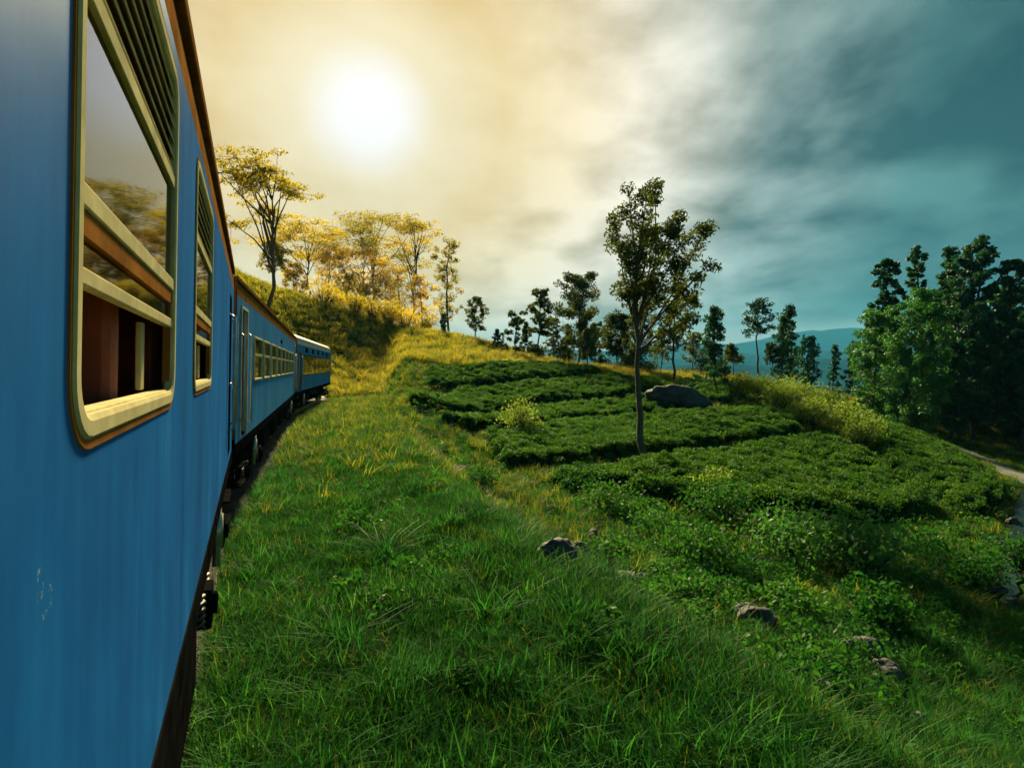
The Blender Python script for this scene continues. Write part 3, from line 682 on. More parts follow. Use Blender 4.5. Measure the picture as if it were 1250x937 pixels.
source('hill_grass', [(*blades(22, .34, .024, .24, .9, r0), M['grass_gold'], False) for _ in range(4)] + [(*blades(18, .30, .02, .2, .9, r0), M['grass_dry'], False)])
source('long_grass', [(*blades(22, .75, .022, .16, 1.0, r0, 5), M['grass_long'], False) for _ in range(3)])
def herb(n, rad, L_, W_, m):
    c = ball(n, r0, .7, .35) * rad; c[:, 2] += rad * .55
    return (*leaves(c, L_, W_, r0, .3), m, False)
source('weeds', [herb(90, .18, .065, .032, M['shrub']) for _ in range(3)] + [herb(80, .16, .06, .03, M['grass_long'])])
source('tea_sprigs', [herb(90, .28, .10, .05, M['tea']) for _ in range(4)])
source('bush_sprigs', [herb(130, .40, .12, .06, M['shrub']) for _ in range(3)])
def rand_rot(n, tilt=.2): return np.c_[rng.normal(0, tilt, n), rng.normal(0, tilt, n), rng.uniform(0, 6.283, n)]
def inside(poly, x, y):
    """signed distance to a polygon, positive inside"""
    poly = np.asarray(poly); ins = np.zeros(x.shape, bool); dd = np.full(x.shape, 1e9)
    for i in range(len(poly)):
        a = poly[i]; b = poly[(i + 1) % len(poly)]
        c = ((a[1] > y) != (b[1] > y)) & (x < (b[0] - a[0]) * (y - a[1]) / (b[1] - a[1] + 1e-12) + a[0]); ins ^= c
        e = b - a; t = np.clip(((x - a[0]) * e[0] + (y - a[1]) * e[1]) / (e @ e + 1e-12), 0, 1)
        dd = np.minimum(dd, np.hypot(x - a[0] - t * e[0], y - a[1] - t * e[1]))
    return np.where(ins, dd, -dd)
def view_px(p): return 625 + F * p[:, 0] / p[:, 1], HOR + F * (ZC - p[:, 2]) / p[:, 1]

# ------------------------------------------------------------------ tea beds (terraced plots divided by dark drains)
BEDS = [
 ('tea_bed', 'narrow tea bed on the hill shoulder under the slender trees', [(520, 452), (600, 447), (690, 450), (745, 459), (690, 466), (600, 472), (520, 474)], .7),
 ('tea_bed', 'sloping tea bed just below the hill shoulder bed', [(497, 486), (560, 479), (640, 473), (740, 465), (812, 470), (806, 480), (760, 487), (640, 498), (545, 506), (498, 500)], .8),
 ('tea_bed', 'tea bed beside the long dark boulder, above the trunk of tall tree', [(520, 512), (640, 503), (780, 491), (812, 488), (850, 502), (800, 508), (690, 519), (580, 530)], .8),
 ('tea_bed', 'broad tea bed that ends at the foot of the tall thin tree', [(588, 538), (690, 523), (800, 512), (905, 508), (960, 512), (985, 532), (905, 548), (800, 560), (700, 569), (612, 575)], .85),
 ('tea_bed', 'large lower tea field spreading from the tall tree down to the shrubs', [(655, 590), (740, 582), (830, 568), (930, 552), (1000, 540), (1060, 566), (1110, 600), (1150, 632), (1070, 648), (960, 640), (860, 628), (740, 606)], .9),
 ('tea_bed', 'dark tea field between the lower field and the dirt path', [(1045, 520), (1110, 528), (1160, 552), (1215, 590), (1228, 612), (1190, 645), (1140, 612), (1080, 570)], .8),
 ('tea_bed', 'small tea bed behind the long dark boulder', [(820, 468), (880, 468), (905, 480), (890, 496), (862, 494), (850, 478)], .7),
]
bed_polys = []
def tea_bed(name, label, px, hgt):
    poly = np.array([hit(*p)[:2] for p in px]); bed_polys.append(poly)
    lo = poly.min(0) - .2; hi = poly.max(0) + .2; st = .28
    xs = np.arange(lo[0], hi[0], st); ys = np.arange(lo[1], hi[1], st); gx_, gy_ = np.meshgrid(xs, ys)
    d = inside(poly, gx_, gy_)
    warp = .35 * fbm(gx_, gy_, .35, 5)
    h = hgt * sstep(-.05, .55, d + warp * .5)
    # plucking rows follow the contour: narrow dips
    row = (gy_ * .96 + gx_ * .22 + .9 * np.sin(gx_ * .16) + warp * 1.2) / 1.55
    h = h - .42 * hgt * np.exp(-((row - np.round(row)) / .11) ** 2) * sstep(0, .6, d) * (fbm(gx_ + 40, gy_, .08, 4) > -.35)
    h = h + .10 * fbm(gx_, gy_, .8, 6) * sstep(0, .5, d)
    z = ground(gx_, gy_) - .12 + h
    ii = np.arange(gx_.size).reshape(gx_.shape)
    q = np.stack([ii[:-1, :-1], ii[:-1, 1:], ii[1:, 1:], ii[1:, :-1]], -1).reshape(-1, 4)
    ok = (d.ravel()[q] > -.25).all(1); q = q[ok]
    us = np.unique(q); mp = -np.ones(gx_.size, int); mp[us] = np.arange(len(us))
    V = np.stack([gx_, gy_, z], -1).reshape(-1, 3)[us]
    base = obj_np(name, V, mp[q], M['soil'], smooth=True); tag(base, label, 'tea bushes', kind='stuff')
    dist = np.hypot(gx_, gy_).mean()
    n = int((d > 0).sum() * st * st * (22 if dist < 38 else 15))
    pick = rng.choice(np.nonzero((d.ravel() > .02))[0], n)
    pts = np.stack([gx_, gy_, z], -1).reshape(-1, 3)[pick] + np.c_[rng.uniform(-.14, .14, (n, 2)), rng.uniform(-.20, -.10, n)]
    scatter('foliage', pts, rand_rot(n, .3), rng.uniform(.7, 1.15, n), 'tea_sprigs', base)
for a in BEDS: tea_bed(*a)
def on_bed(x, y, m=-.1):
    o = np.zeros(x.shape, bool)
    for p in bed_polys: o |= inside(p, x, y) > m
    return o

# ------------------------------------------------------------------ path and stream
def ribbon(name, px, w, m, dz, n=40):
    pts = np.array([hit(*p)[:2] for p in px]); t = np.linspace(0, len(pts) - 1, n)
    c = np.stack([np.interp(t, np.arange(len(pts)), pts[:, k]) for k in (0, 1)], 1)
    for _ in range(3): c[1:-1] = (c[:-2] + c[1:-1] * 2 + c[2:]) / 4
    tg = np.gradient(c, axis=0); tg /= np.linalg.norm(tg, axis=1)[:, None]; nn = np.stack([tg[:, 1], -tg[:, 0]], 1)
    k = 5; V = []
    for j in range(k):
        q = c + nn * ((j / (k - 1) - .5) * 2 * w * (1 + .25 * np.sin(np.arange(n) * 1.3 + j)))[:, None]
        V.append(np.c_[q, ground(q[:, 0], q[:, 1]) + dz])
    V = np.stack(V, 1).reshape(-1, 3); ii = np.arange(n * k).reshape(n, k)
    q = np.stack([ii[:-1, :-1], ii[:-1, 1:], ii[1:, 1:], ii[1:, :-1]], -1).reshape(-1, 4)
    tag(obj_np(name, V, q, m, smooth=True), kind='structure'); return c
M['dirt'] = mat('dirt_path', (.12, .125, .105), .95, .35, 1.5, bump=.5, bscale=8)
M['water'] = mat('stream_water', (.02, .04, .045), .2, .3, 3, bump=.35, bscale=6)
path_c = ribbon('dirt_path', [(1120, 530), (1170, 548), (1210, 566), (1250, 586), (1330, 622)], .75, M['dirt'], .12)
stream_c = ribbon('stream', [(1256, 598), (1246, 630), (1240, 665), (1232, 700), (1228, 735)], .22, M['water'], .05)
def near_line(c, x, y, w):
    d = np.full(x.shape, 1e9)
    for q in c: d = np.minimum(d, np.hypot(x - q[0], y - q[1]))
    return d < w

# ------------------------------------------------------------------ grass (uncountable)
def grass_field(name, key, n, ylo, yhi, smin, smax, lat_rng=(1.3, 60), dens=None, label=None, power=1.0):
    y = ylo + (yhi - ylo) * rng.uniform(0, 1, n) ** power
    x = rng.uniform(-.95, .98, n) * y + rng.normal(0, .3, n)
    lat, al, tot = track_coords(x, y)
    k = ((lat > lat_rng[0]) & (lat < lat_rng[1])) | ((al > tot - 34) & (y > 45))
    k &= ~on_bed(x, y) & ~near_line(path_c, x, y, .75) & ~near_line(stream_c, x, y, .55)
    if dens is not None: k &= rng.uniform(0, 1, n) < dens(x, y, lat)
    x, y = x[k], y[k]; z = ground(x, y) - .01
    m = len(x); s = rng.uniform(smin, smax, m)
    scatter(name, np.c_[x, y, z], rand_rot(m, .16), s, key, label=label, cat='grass')
clump = lambda x, y, lat: np.clip(.5 + .8 * fbm(x, y, .30, 6), .04, 1)
grass_field('verge_grass', 'short_grass', 60000, 2.0, 22, .8, 1.5, dens=lambda x, y, lat: np.where(lat < 5.6, 1, .5), label='short trodden grass carpet covering the embankment verge beside the train', power=1.25)
grass_field('meadow_grass', 'meadow_grass', 46000, 2.2, 46, .55, 1.25, dens=lambda x, y, lat: clump(x, y, lat) * (1 - .75 * sstep(18, 40, y)), label='knee-high meadow grass in uneven clumps over bank and hollow', power=1.3)
grass_field('slope_grass', 'golden_grass', 52000, 10, 85, .7, 1.4, lat_rng=(1.5, 90), dens=lambda x, y, lat: sstep(10, 34, y + 5 * fbm(x, y, .1, 5)) * np.where(x > 16, .45, 1), label='tufted grass of the rising slope past the tea beds', power=1.15)
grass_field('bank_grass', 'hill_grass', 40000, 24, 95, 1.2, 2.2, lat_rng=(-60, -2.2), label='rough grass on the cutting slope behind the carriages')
grass_field('low_weeds', 'weeds', 6500, 4, 34, .6, 1.5, lat_rng=(2.8, 60), dens=lambda x, y, lat: np.clip(-.05 + .8 * fbm(x + 9, y - 4, .18, 6) + .25 * (lat > 7), 0, 1), label='low leafy weeds spotting the bank and the hollow')
grass_field('hollow_undergrowth', 'bush_sprigs', 11000, 8, 34, .35, 1.0, lat_rng=(7.4, 60), dens=lambda x, y, lat: np.clip(.12 + .9 * fbm(x - 3, y + 8, .16, 6), 0, .8) * (1 - .6 * sstep(22, 32, y)), label='dense dark leafy undergrowth filling the hollow below the bank')
# taller tussocks, each its own thing
def tussock(px, py, s, label):
    p = hit(px, py); r = np.random.default_rng(int(px * 7 + py))
    v, f = blades(70, .62 * s, .026 * s, .22 * s, 1.0, r, 6)
    o = obj_np('grass_tussock', v, f, M['grass_long']); o.location = p - np.array([0, 0, .03]); tag(o, label, 'tall grass', 'tall grass tussocks')
tussock(425, 800, .75, 'long bladed grass tussock beside the train, blades leaning over')
tussock(540, 840, .6, 'broad bladed grass tussock on the verge in front of the bank crest')
tussock(600, 770, .8, 'dense dark grass tussock at the crest of the bank')
tussock(470, 690, .8, 'pale grass tussock halfway along the grass verge')
tussock(905, 700, 1.0, 'yellowish fern-like tussock in the hollow below the bank')
tussock(700, 800, .7, 'thin grass tussock on the slope below the bank crest')

# ------------------------------------------------------------------ shrubs, each its own thing
def shrub(px, py, w, h, m, label, n=900, leaf=.13, depth=None, group=None, name='shrub'):
    p = hit(px, py) if depth is None else np.array([(px - 625) / F * depth, depth, g1((px - 625) / F * depth, depth)])
    r = np.random.default_rng(int(px * 13 + py * 3))
    root = empty(name, p - np.array([0, 0, .05]), r.uniform(0, 6)); tag(root, label, 'shrub', group)
    nl = max(5, int(7 * w)); cs = []; st = MB()
    for i in range(nl):
        a = 6.283 * i / nl + r.uniform(-.4, .4); q = r.uniform(.1, .8) * w * .5; hh = h * r.uniform(.45, .95) * (1 - .35 * (q / (w * .5)) ** 2)
        tip = np.array([math.cos(a) * q, math.sin(a) * q, hh])
        st.tube([(tip[0] * .1, tip[1] * .1, -.05), (tip[0] * .6, tip[1] * .6, hh * .5), tuple(tip)], [.025 * h + .008, .015 * h + .005, .006], 5)
        k = n // nl; c = ball(k, r, .8, .3) * w * r.uniform(.22, .34) + tip; c[:, 2] = np.maximum(c[:, 2] - .1 * h, .03); cs.append(c)
    c = np.concatenate(cs); v, f = leaves(c, leaf, leaf * .5, r, .25)
    st.build('stem', M['bark_dark'], root, smooth=True); obj_np('foliage', v, f, m, root)
shrub(635, 535, 2.3, 2.5, M['shrub_bright'], 'pale bright green shrub standing alone in the tea bed', 1300, .16)
shrub(705, 600, 2.0, 1.0, M['shrub'], 'rounded shrub at the lower edge of tea beds left of the tall trunk'.replace(' left of', ' before'), 1200)
shrub(870, 612, 2.2, 1.3, M['shrub_bright'], 'yellow-topped shrub on the lower tea field', 1300)
shrub(880, 640, 2.6, 1.5, M['shrub'], 'dark shrub mass below the yellow-topped shrub', 1700)
shrub(740, 628, 2.4, 1.1, M['shrub'], 'low dark green shrub beside the black rocks', 1300)
shrub(800, 660, 2.2, .9, M['shrub'], 'spreading shrub by the pale rocks in the hollow', 1300)
shrub(860, 690, 2.4, 1.1, M['shrub'], 'leafy shrub between the fern tussock and pale rocks', 1500)
shrub(980, 685, 3.0, 1.5, M['leaf_bright'], 'large feathery blue-green shrub in the hollow', 2200, .15)
shrub(1050, 700, 3.0, 1.5, M['leaf_bright'], 'tall feathery shrub next to the large blue-green one', 2200, .15)
shrub(1130, 690, 2.6, 1.2, M['shrub'], 'dark shrub at the edge of the tea field near the stream', 1500)
shrub(1080, 770, 1.8, .9, M['shrub'], 'dark low shrub beside the bank foot rocks', 1300)
shrub(960, 745, 1.6, .6, M['shrub'], 'small sprawling shrub over the dark boulder', 900)
shrub(1190, 720, 2.0, 1.1, M['shrub'], 'dark shrub overhanging the stream', 1300)
shrub(1246, 690, 1.8, 1.0, M['shrub'], 'shrub on the outer bank of the stream', 1200)
shrub(585, 600, 1.6, .8, M['shrub'], 'dark round shrub at the foot of the bank crest', 900)
shrub(560, 575, 1.4, .7, M['shrub'], 'small shrub where the bank meets the first tea bed', 800)
shrub(440, 655, .9, .45, M['shrub'], 'little leafy shrub on the verge beside the train', 700, .08)
BR = [(905, 484, 2.6), (930, 488, 3.0), (958, 494, 3.4), (985, 500, 3.4), (1010, 510, 3.6), (1034, 526, 3.2), (950, 503, 2.8), (990, 518, 2.6), (1052, 545, 2.4)]
for i, (x, y, w) in enumerate(BR):
    shrub(x, y, w, 2.0, M['shrub_bright'], 'bright green bush on the ridge shoulder behind the broad tea bed', 2000, .16, group='bright bushes along the ridge shoulder')
# undergrowth at the tree line
UG = [(410, 398, 68), (432, 404, 66), (455, 408, 66), (476, 412, 65), (495, 414, 64), (395, 392, 66), (470, 405, 72), (518, 416, 70), (440, 398, 76), (420, 392, 78)]
for i, (x, y, d) in enumerate(UG):
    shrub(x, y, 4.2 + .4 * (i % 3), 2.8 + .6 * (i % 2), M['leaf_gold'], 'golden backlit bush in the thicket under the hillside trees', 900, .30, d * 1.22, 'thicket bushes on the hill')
UG2 = [(655, 68, 2.2), (690, 70, 2.6), (735, 72, 2.4), (770, 66, 2.8), (790, 70, 2.4), (862, 66, 3.0), (880, 70, 3.2), (905, 72, 3.0), (760, 76, 3.0), (840, 74, 2.6)]
for i, (x, d, h) in enumerate(UG2):
    shrub(x, 450, 2.6, h * .8, M['leaf_olive'], 'olive bush among the slender trees behind the tea beds', 900, .26, d, 'bushes among the ridge trees')

# ------------------------------------------------------------------ rocks
def rock(px, py, sx, sy, sz, m, label, name='rock', rz=0, sink=.2, tilt=0):
    if sx < 1: sx, sy, sz = sx * .78, sy * .78, sz * .85
    p = hit(px, py); r = int(px * 3 + py)
    bm = bmesh.new(); bmesh.ops.create_icosphere(bm, subdivisions=4, radius=1)
    for v in bm.verts:
        q = v.co.copy(); n_ = mnoise.noise(q * 1.1 + Vector((r, 0, 0))) * .35 + mnoise.noise(q * 2.7 + Vector((0, r, 0))) * .18 + mnoise.noise(q * 7 + Vector((0, 0, r))) * .05
        st_ = round(q.z * 3 + n_ * 2) / 3
        q = q * (1 + n_); q.z = q.z * .75 + st_ * .2
        v.co = Vector((q.x * sx, q.y * sy, q.z * sz))
    me = bpy.data.meshes.new(name); bm.to_mesh(me); bm.free(); me.materials.append(m)
    me.polygons.foreach_set('use_smooth', [True] * len(me.polygons))
    o = link(bpy.data.objects.new(name, me)); o.location = p + np.array([0, 0, sz * (1 - sink * 2)]); o.rotation_euler = (0, tilt, rz); tag(o, label, 'rock')
rock(828, 500, 2.3, 1.1, 1.1, M['rock_dark'], 'long dark boulder lying in the tea beds behind the tall tree', 'boulder', .12, .2, .18)
rock(725, 660, .22, .2, .2, M['rock_dark'], 'single black round rock in the grass of the hollow')
rock(680, 688, .32, .25, .26, M['rock_dark'], 'dark angular rock beside a black round-topped one')
rock(706, 684, .27, .25, .28, M['rock_dark'], 'black round-topped rock touching the dark angular one')
rock(765, 712, .4, .25, .18, M['rock'], 'flat grey rock with weeds on the slope below the bank')
rock(785, 712, .22, .18, .16, M['rock'], 'small pale rock against the flat grey rock')
rock(757, 640, .2, .16, .18, M['rock'], 'pale lichen-spotted rock under the low shrubs')
rock(925, 770, .42, .35, .32, M['rock_dark'], 'dark boulder with shrub growing over it in the hollow', 'boulder')
rock(910, 755, .3, .2, .22, M['rock'], 'grey stone propped behind the dark boulder')
rock(955, 832, .15, .13, .12, M['rock_dark'], 'small dark stone in the grass below the dark boulder')
rock(1050, 805, .45, .4, .3, M['rock_dark'], 'weathered dark boulder at the foot of the bank', 'boulder')
rock(1082, 830, .3, .3, .24, M['rock_dark'], 'lower dark stone beside the weathered boulder')
rock(1040, 790, .22, .16, .14, M['rock'], 'pale slab leaning on the weathered boulder')
rock(1120, 885, .13, .12, .1, M['rock'], 'small grey stone alone in the dark grass')
rock(470, 660, .12, .1, .07, M['rock'], 'small pale stone in the verge grass')
rock(368, 695, .09, .07, .05, M['rock'], 'tiny white stone near the train wheels')
for k, (x, y) in enumerate([(1236, 640), (1222, 670), (1240, 690), (1216, 725), (1234, 742)]):
    rock(x, y, .3, .25, .2, M['rock_dark'], 'dark wet stone in the stream bed', rz=k)
    bpy.context.scene.objects[-1]['group'] = 'stones in the stream'

# ------------------------------------------------------------------ trees
def tree(name, label, px, top, crown_lo, cw, depth, style, m, seed, group=None, bark='bark_dark', nleaf=3200, leaf=.26, x_off=0, tips=None):
    r = np.random.default_rng(seed)
    if m == 'leaf_gold' and depth > 50: depth *= 1.75; leaf *= 1.45
    X0 = (px - 625) / F * depth; Z0 = g1(X0, depth)
    H = ZC - (top - HOR) / F * depth - Z0; lo = (ZC - (crown_lo - HOR) / F * depth - Z0) / H; rad = cw / 2 / F * depth
    root = empty(name, (X0, depth, Z0 - .08)); tag(root, label, 'tree', group)
    tr = MB(); tb_ = max(.06, H * .0125); nleaf = int(nleaf * (1.15 if m == 'leaf_gold' else 2.0))
    nseg = 9; bend = r.normal(0, .012 * H, (nseg + 1, 2)).cumsum(0); bend -= bend[0]
    trunk = np.c_[bend, np.linspace(0, H * (.97 if style in ('cone', 'euc', 'sparse') else .8), nseg + 1)]
    tp = lambda t: np.array([np.interp(t * H, trunk[:, 2], trunk[:, k]) for k in (0, 1)] + [min(t * H, trunk[-1, 2])])
    tr.tube(trunk, [tb_ * (1 - .85 * i / nseg) + .012 for i in range(nseg + 1)], 7)
    cs = []; sizes = []
    def limb(p0, p1, rr, droop=0):
        mid = (p0 + p1) / 2 + np.array([0, 0, -abs(droop)]) + r.normal(0, .04, 3) * np.linalg.norm(p1 - p0)
        tr.tube([p0, mid, p1], [rr, rr * .6, max(rr * .25, .008)], 5, caps=False); return mid
    if style == 'umbrella':
        nl = 14
        for i in range(nl):
            a = 6.283 * i / nl + r.uniform(-.3, .3)
            layer = r.choice([.97, .9, .8, .68], p=[.4, .3, .2, .1]); q = rad * r.uniform(.35, 1.0) * (1.0 if layer > .75 else .8)
            p1 = np.array([math.cos(a) * q, math.sin(a) * q, H * (layer - .12 * (q / rad) ** 2)]); t = min(r.uniform(lo * .7, .78), layer - .22 - .25 * q / H); p0 = tp(t); limb(p0, p1, tb_ * .38)
            for j in range(7):
                c = p1 + np.array([*(r.normal(0, .30 * rad, 2)), r.normal(0, .025 * H)]); limb(p1, c, tb_ * .12); cs.append((c, .26 * rad * r.uniform(.7, 1.2), .30))
        for j in range(5):
            c = tp(.8) + np.array([*r.normal(0, .3 * rad, 2), H * .15]); cs.append((c, .25 * rad, .3)); limb(tp(.78), c, tb_ * .2)
    elif style == 'hero':
        # limbs given as photo points, with their depth spread round the trunk
        s = depth / F
        for (fx, fy, tx, ty, k, dy_) in tips:
            p0 = np.array([(fx - px) * s, 0, ZC - (fy - HOR) * s - Z0]); p1 = np.array([(tx - px) * s, dy_, ZC - (ty - HOR) * s - Z0])
            p0[:2] = p0[:2] * .8 + tp(p0[2] / H)[:2] * .2 if abs(fx - px) > 4 else tp(p0[2] / H)[:2]
            mid = limb(p0, p1, tb_ * .42)
            cs.append((p1, .42, .9))
            for j in range(k):
                u = r.uniform(.28, 1.02); c = p0 + (p1 - p0) * u + r.normal(0, .30, 3) * np.array([1, 1, .8]); limb(p0 + (p1 - p0) * max(u - .15, 0), c, .02); cs.append((c, r.uniform(.30, .52), .9))
    else:
        nl = {'euc': 30, 'cone': 34, 'dense': 42, 'sparse': 15}[style]
        for i in range(nl):
            t = lo + (1 - lo) * ((i + r.uniform(0, 1)) / nl) ** .92
            u = (t - lo) / (1 - lo)
            if style == 'cone': q = rad * (1 - u) ** .7 * r.uniform(.55, 1.1); el = .12
            elif style == 'dense': q = rad * math.sin(math.pi * min(.12 + .86 * u, 1)) ** .6 * r.uniform(.55, 1.05); el = .25
            elif style == 'sparse': q = rad * r.uniform(.4, 1.05) * (1 - .45 * u); el = .5
            else: q = rad * (.35 + .65 * math.sin(math.pi * min(.22 + .72 * u, 1))) * r.uniform(.45, 1.15); el = .45
            a = 2.4 * i + r.uniform(-.5, .5)
            t0 = min(max(t - el * q / H, lo * .6), .95); p0 = tp(t0); p1 = np.array([math.cos(a) * q + p0[0], math.sin(a) * q + p0[1], min(t * H, H * .985)])
            limb(p0, p1, tb_ * .28 * (1 - .5 * u), 0)
            for j in range({'dense': 5, 'cone': 4, 'euc': 4, 'sparse': 3}[style]):
                k = r.uniform(.35, 1.05); c = p0 + (p1 - p0) * k + r.normal(0, .13 * rad, 3); c[2] = min(c[2], H * .99)
                cs.append((c, rad * r.uniform(.12, .25) * (1 if style != 'sparse' else .85), .8)); limb(p0 + (p1 - p0) * k * .8, c, .018)
    tr.build('trunk', M[bark], root, smooth=True)
    vol = np.array([c[1] ** 2 for c in cs]); cnt = np.maximum((nleaf * vol / vol.sum()).astype(int), 8)
    pts = np.concatenate([ball(k, r, fl, .15) * rr + c for (c, rr, fl), k in zip(cs, cnt)])
    v, f = leaves(pts, leaf, leaf * .48, r)
    obj_np('crown', v, f, M[m], root)
    return root
HT = [(790, 405, 765, 232, 13, -.4), (790, 395, 802, 222, 15, .3), (790, 400, 836, 255, 13, .9), (792, 420, 862, 278, 12, .2), (792, 415, 858, 325, 10, -.9), (792, 430, 848, 360, 8, .5), (790, 400, 752, 262, 12, .8), (790, 410, 752, 305, 8, -.8),
      (790, 380, 782, 250, 12, -1.2), (792, 390, 825, 300, 12, -1.0), (792, 400, 812, 270, 12, 1.3), (792, 425, 842, 385, 5, -.3), (790, 420, 806, 335, 8, .9)]
tree('tall_tree', 'tall slender tree with bare straight trunk and plumed crown in the tea field', 790, 220, 430, 120, 29, 'hero', 'leaf_olive', 21, nleaf=7500, leaf=.18, tips=HT, bark='bark')
HG = 'backlit trees on the hillside'
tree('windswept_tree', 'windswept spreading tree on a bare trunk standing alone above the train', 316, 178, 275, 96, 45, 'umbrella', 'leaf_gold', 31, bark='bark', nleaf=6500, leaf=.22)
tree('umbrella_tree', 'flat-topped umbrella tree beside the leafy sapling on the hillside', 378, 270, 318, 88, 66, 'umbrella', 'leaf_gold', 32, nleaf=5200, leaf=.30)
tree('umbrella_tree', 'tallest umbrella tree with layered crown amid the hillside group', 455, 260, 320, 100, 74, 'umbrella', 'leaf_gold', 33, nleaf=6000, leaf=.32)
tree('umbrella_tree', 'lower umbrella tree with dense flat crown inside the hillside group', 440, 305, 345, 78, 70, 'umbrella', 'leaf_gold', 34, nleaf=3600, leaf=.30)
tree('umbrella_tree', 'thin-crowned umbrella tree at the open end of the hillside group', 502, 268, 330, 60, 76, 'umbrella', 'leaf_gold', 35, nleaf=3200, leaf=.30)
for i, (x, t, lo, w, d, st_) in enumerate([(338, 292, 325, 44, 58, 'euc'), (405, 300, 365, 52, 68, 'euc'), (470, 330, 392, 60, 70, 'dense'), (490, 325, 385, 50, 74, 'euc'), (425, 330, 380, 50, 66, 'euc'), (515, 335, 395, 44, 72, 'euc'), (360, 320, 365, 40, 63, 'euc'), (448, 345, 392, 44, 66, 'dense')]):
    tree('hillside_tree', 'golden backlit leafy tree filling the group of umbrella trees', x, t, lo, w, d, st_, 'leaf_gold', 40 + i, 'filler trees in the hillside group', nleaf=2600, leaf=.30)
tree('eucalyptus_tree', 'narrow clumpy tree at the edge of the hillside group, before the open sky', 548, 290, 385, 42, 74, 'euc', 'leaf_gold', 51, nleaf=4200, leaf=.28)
tree('eucalyptus_tree', 'small clumpy tree where the hill runs down', 580, 360, 400, 28, 76, 'euc', 'leaf_olive', 52, nleaf=1500, leaf=.26)
tree('sapling', 'little sapling under the narrow clumpy tree', 541, 382, 402, 12, 75, 'euc', 'leaf_olive', 53, nleaf=500, leaf=.24)
tree('sparse_tree', 'sparse wispy tree on the ridge next to the small clumpy tree', 628, 376, 425, 40, 66, 'sparse', 'leaf_olive', 54, nleaf=1300, leaf=.26)
tree('pole_tree', 'slim tree with a tuft crown on twin bare stems', 658, 352, 405, 32, 66, 'euc', 'leaf_olive', 55, nleaf=2200, leaf=.26)
tree('ridge_tree', 'broad-crowned tree, biggest on the ridge before the cloud bank', 705, 333, 425, 70, 66, 'euc', 'leaf_olive', 56, nleaf=6200, leaf=.28, bark='bark')
tree('ridge_tree', 'bushy middle tree on the ridge between the broad-crowned and tall slender trees', 752, 378, 432, 46, 70, 'dense', 'leaf_olive', 57, nleaf=3400, leaf=.28)
tree('ridge_tree', 'short open tree close to the broad-crowned ridge tree', 728, 392, 432, 34, 74, 'sparse', 'leaf_olive', 58, nleaf=1200, leaf=.28)
tree('ridge_tree', 'leafy tree half hidden behind the tall slender trunk', 778, 372, 440, 40, 64, 'dense', 'leaf_olive', 59, nleaf=2200, leaf=.26)
tree('pole_tree', 'small crowned tree on thin trunk beside the tall slender tree', 822, 344, 420, 44, 58, 'euc', 'leaf_olive', 60, nleaf=2200, leaf=.25)
for i, (x, t, w, d) in enumerate([(607, 402, 18, 70), (642, 392, 20, 70), (676, 388, 24, 70), (692, 402, 26, 74), (765, 408, 26, 74), (806, 402, 30, 70), (846, 405, 30, 68), (896, 420, 30, 66), (940, 418, 26, 68), (716, 400, 26, 60)]):
    tree('young_tree', 'young olive tree in the broken line along the ridge', x, t, t + (450 - t) * .72, w, d, ['euc', 'cone'][i % 2], 'leaf_olive', 150 + i, 'young trees along the ridge', nleaf=900, leaf=.26)
tree('conical_tree', 'dark narrow conical tree standing in front of the blue mountains', 872, 373, 465, 44, 48, 'cone', 'leaf_dark', 61, nleaf=2800, leaf=.22)
tree('pine_tree', 'tall pine with bare lower trunk and ragged top before the valley', 926, 365, 405, 38, 66, 'euc', 'leaf_dark', 62, nleaf=1700, leaf=.24)
tree('conifer_tree', 'dense dark conifer in a pair beside the ragged pine', 955, 385, 462, 32, 66, 'cone', 'leaf_dark', 63, nleaf=2200, leaf=.25)
tree('conifer_tree', 'taller conifer of the pair with a bushy tip', 968, 372, 462, 36, 70, 'cone', 'leaf_dark', 64, nleaf=2400, leaf=.26)
tree('conifer_tree', 'short wide conifer leaning on the conifer pair', 986, 408, 468, 30, 66, 'dense', 'leaf_dark', 65, nleaf=1800, leaf=.25)
tree('conifer_tree', 'small pointed conifer alone before the mountain', 1017, 420, 470, 18, 72, 'cone', 'leaf_dark', 66, nleaf=1200, leaf=.24)
tree('conifer_tree', 'small pointed conifer at the edge of the dark wood', 1040, 415, 480, 26, 70, 'cone', 'leaf_dark', 67, nleaf=1400, leaf=.26)
tree('bright_tree', 'fresh green broad tree in front of the dark wood', 1115, 350, 520, 84, 45, 'dense', 'leaf_bright', 70, nleaf=6000, leaf=.24)
tree('bright_tree', 'mid green rounded tree leaning out of the wood edge', 1066, 372, 512, 60, 49, 'dense', 'leaf_bright', 71, nleaf=4200, leaf=.25)
WD = [(1083, 316, 430, 42, 58, 'euc'), (1118, 298, 420, 34, 62, 'euc'), (1143, 304, 440, 44, 58, 'cone'), (1176, 300, 450, 54, 54, 'euc'), (1206, 288, 450, 58, 53, 'euc'), (1240, 318, 470, 50, 52, 'euc'), (1160, 330, 500, 50, 60, 'dense'),
      (1222, 340, 500, 54, 58, 'dense'), (1190, 370, 510, 60, 49, 'dense'), (1245, 380, 520, 50, 46, 'dense'), (1140, 390, 515, 50, 54, 'dense'), (1096, 380, 500, 44, 60, 'dense'), (1275, 310, 460, 60, 50, 'euc'), (1320, 300, 460, 60, 52, 'euc'), (1300, 360, 500, 60, 46, 'dense'), (1160, 410, 520, 44, 48, 'dense')]
WL = ['slim clumpy tree at the open edge of the dark wood', 'thin-crowned tree rising beside the clumpy edge tree of the wood', 'pointed tree of the wood next to the thin-crowned one', 'tall dark tree in the middle of the wood', 'tallest dark tree of the wood with a ragged top', 'tall dark tree over the bend of the dirt path']
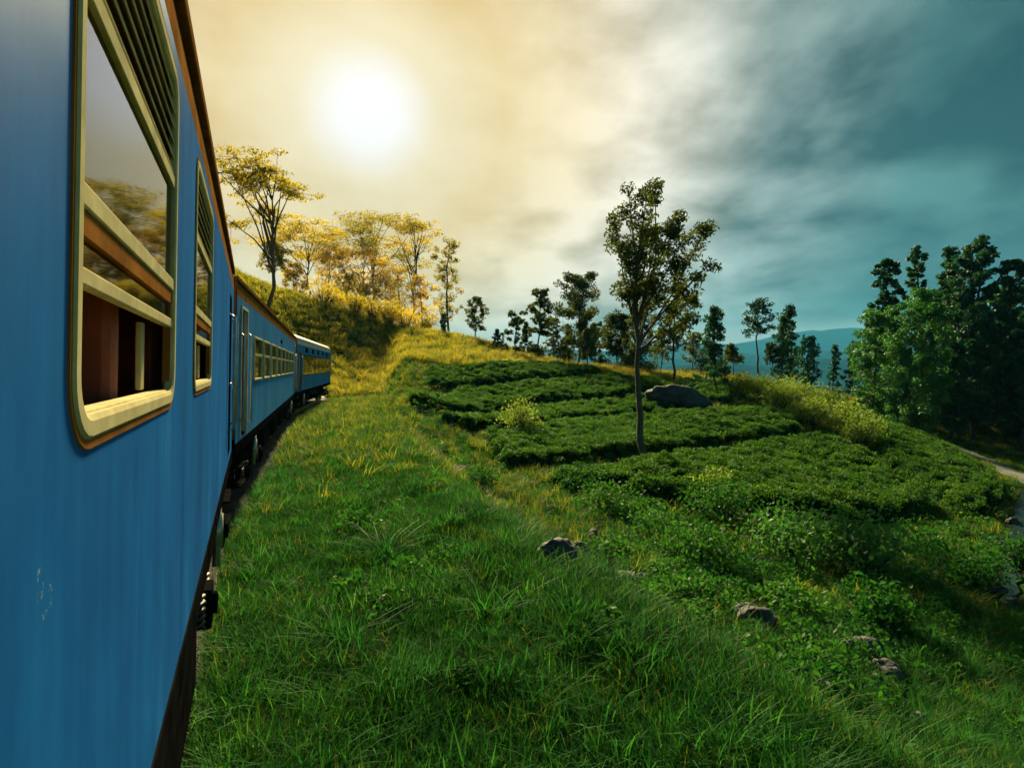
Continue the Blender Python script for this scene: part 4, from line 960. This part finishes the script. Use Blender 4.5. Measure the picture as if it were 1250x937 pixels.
for i, (x, t, lo, w, d, st_) in enumerate(WD):
    lb, gr = (WL[i], None) if i < len(WL) else ('dark leafy tree filling the wood between the tall trunks', 'filler trees of the dark wood')
    tree('forest_tree', lb, x, t, lo, w, d, st_, 'leaf_dark', 80 + i, gr, nleaf=4800 if st_ == 'dense' else 3600, leaf=.32)
WF = [(1075, 400, 520, 56, 56), (1125, 400, 525, 56, 57), (1175, 380, 520, 64, 56), (1215, 390, 525, 64, 54), (1100, 430, 530, 50, 52), (1245, 420, 530, 60, 50), (1280, 390, 530, 70, 48), (1200, 440, 535, 56, 60), (1150, 450, 535, 52, 62)]
for i, (x, t, lo, w, d) in enumerate(WF):
    tree('understorey_tree', 'dark bushy understorey tree closing the gaps of the wood', x, t, lo, w, d, 'dense', 'leaf_dark', 130 + i, 'understorey of the dark wood', nleaf=3600, leaf=.32)
for i, x in enumerate([1150, 1165, 1200, 1215, 1232]):
    tree('forest_tree', 'thin bare-stemmed tree in the wood behind the dirt path', x, 350, 420, 30, 66 + 2 * i, 'euc', 'leaf_dark', 110 + i, 'bare-stemmed trees in the wood', nleaf=1200, leaf=.3)

# ------------------------------------------------------------------ far houses in the valley
M['white_wall'] = mat('whitewash', (.55, .55, .52), .8, .2, 1); M['roof_sheet'] = mat('pale_roof_sheet', (.42, .46, .48), .5, .25, 1); M['pane'] = mat('dark_pane', (.03, .04, .05), .2)
def house(px, py, depth, w, d, h, label, rz):
    x = (px - 625) / F * depth; z = g1(x, depth)
    root = empty('house', (x, depth, z), rz); tag(root, label, 'house')
    b = MB(); b.box(-w / 2, w / 2, -d / 2, d / 2, -1, h); wl = b.build('wall', M['white_wall'], root)
    b = MB(); e = .5; rh = d * .28
    b.add([(-w / 2 - e, -d / 2 - e, h), (w / 2 + e, -d / 2 - e, h), (w / 2 + e, d / 2 + e, h), (-w / 2 - e, d / 2 + e, h), (-w / 2 - e, 0, h + rh), (w / 2 + e, 0, h + rh)], [(0, 1, 5, 4), (2, 3, 4, 5), (0, 4, 3), (1, 2, 5), (3, 2, 1, 0)]); b.build('roof', M['roof_sheet'], root)
    n = max(2, int(w / 3))
    for k in range(n):
        xx = -w / 2 + w * (k + .5) / n; b = MB(); b.box(xx - .5, xx + .5, -d / 2 - .06, -d / 2 - .005, h * .35, h * .75); b.build('window', M['pane'], root)
house(945, 463, 230, 9, 7, 3.2, 'small white house behind the ragged pine', .2)
house(966, 467, 205, 12, 7, 3.2, 'long pale-roofed house behind the conifer pair', -.15)
house(992, 476, 175, 9, 6, 3.0, 'white house lowest down in the valley gap', .3)
house(1005, 462, 240, 7, 6, 4.0, 'narrow white house near the small pointed conifer', .9)
house(828, 458, 215, 12, 7, 3.0, 'pale-roofed house behind the tall slender trunk', 0)

# ------------------------------------------------------------------ haze
hm = bpy.data.materials.new('valley_haze'); hm.use_nodes = True; ht = hm.node_tree; ht.nodes.clear()
ho = N(ht, 'ShaderNodeOutputMaterial'); pv = N(ht, 'ShaderNodeVolumePrincipled'); pv.inputs['Color'].default_value = (.10, .55, 1.0, 1); pv.inputs['Density'].default_value = .00013; pv.inputs['Anisotropy'].default_value = 0
ht.links.new(pv.outputs[0], ho.inputs['Volume'])
b = MB(); b.box(-9500, 9500, -600, 6000, -160, 420); tag(b.build('haze', hm), 'thin blue valley haze around the whole place', 'haze', kind='stuff')
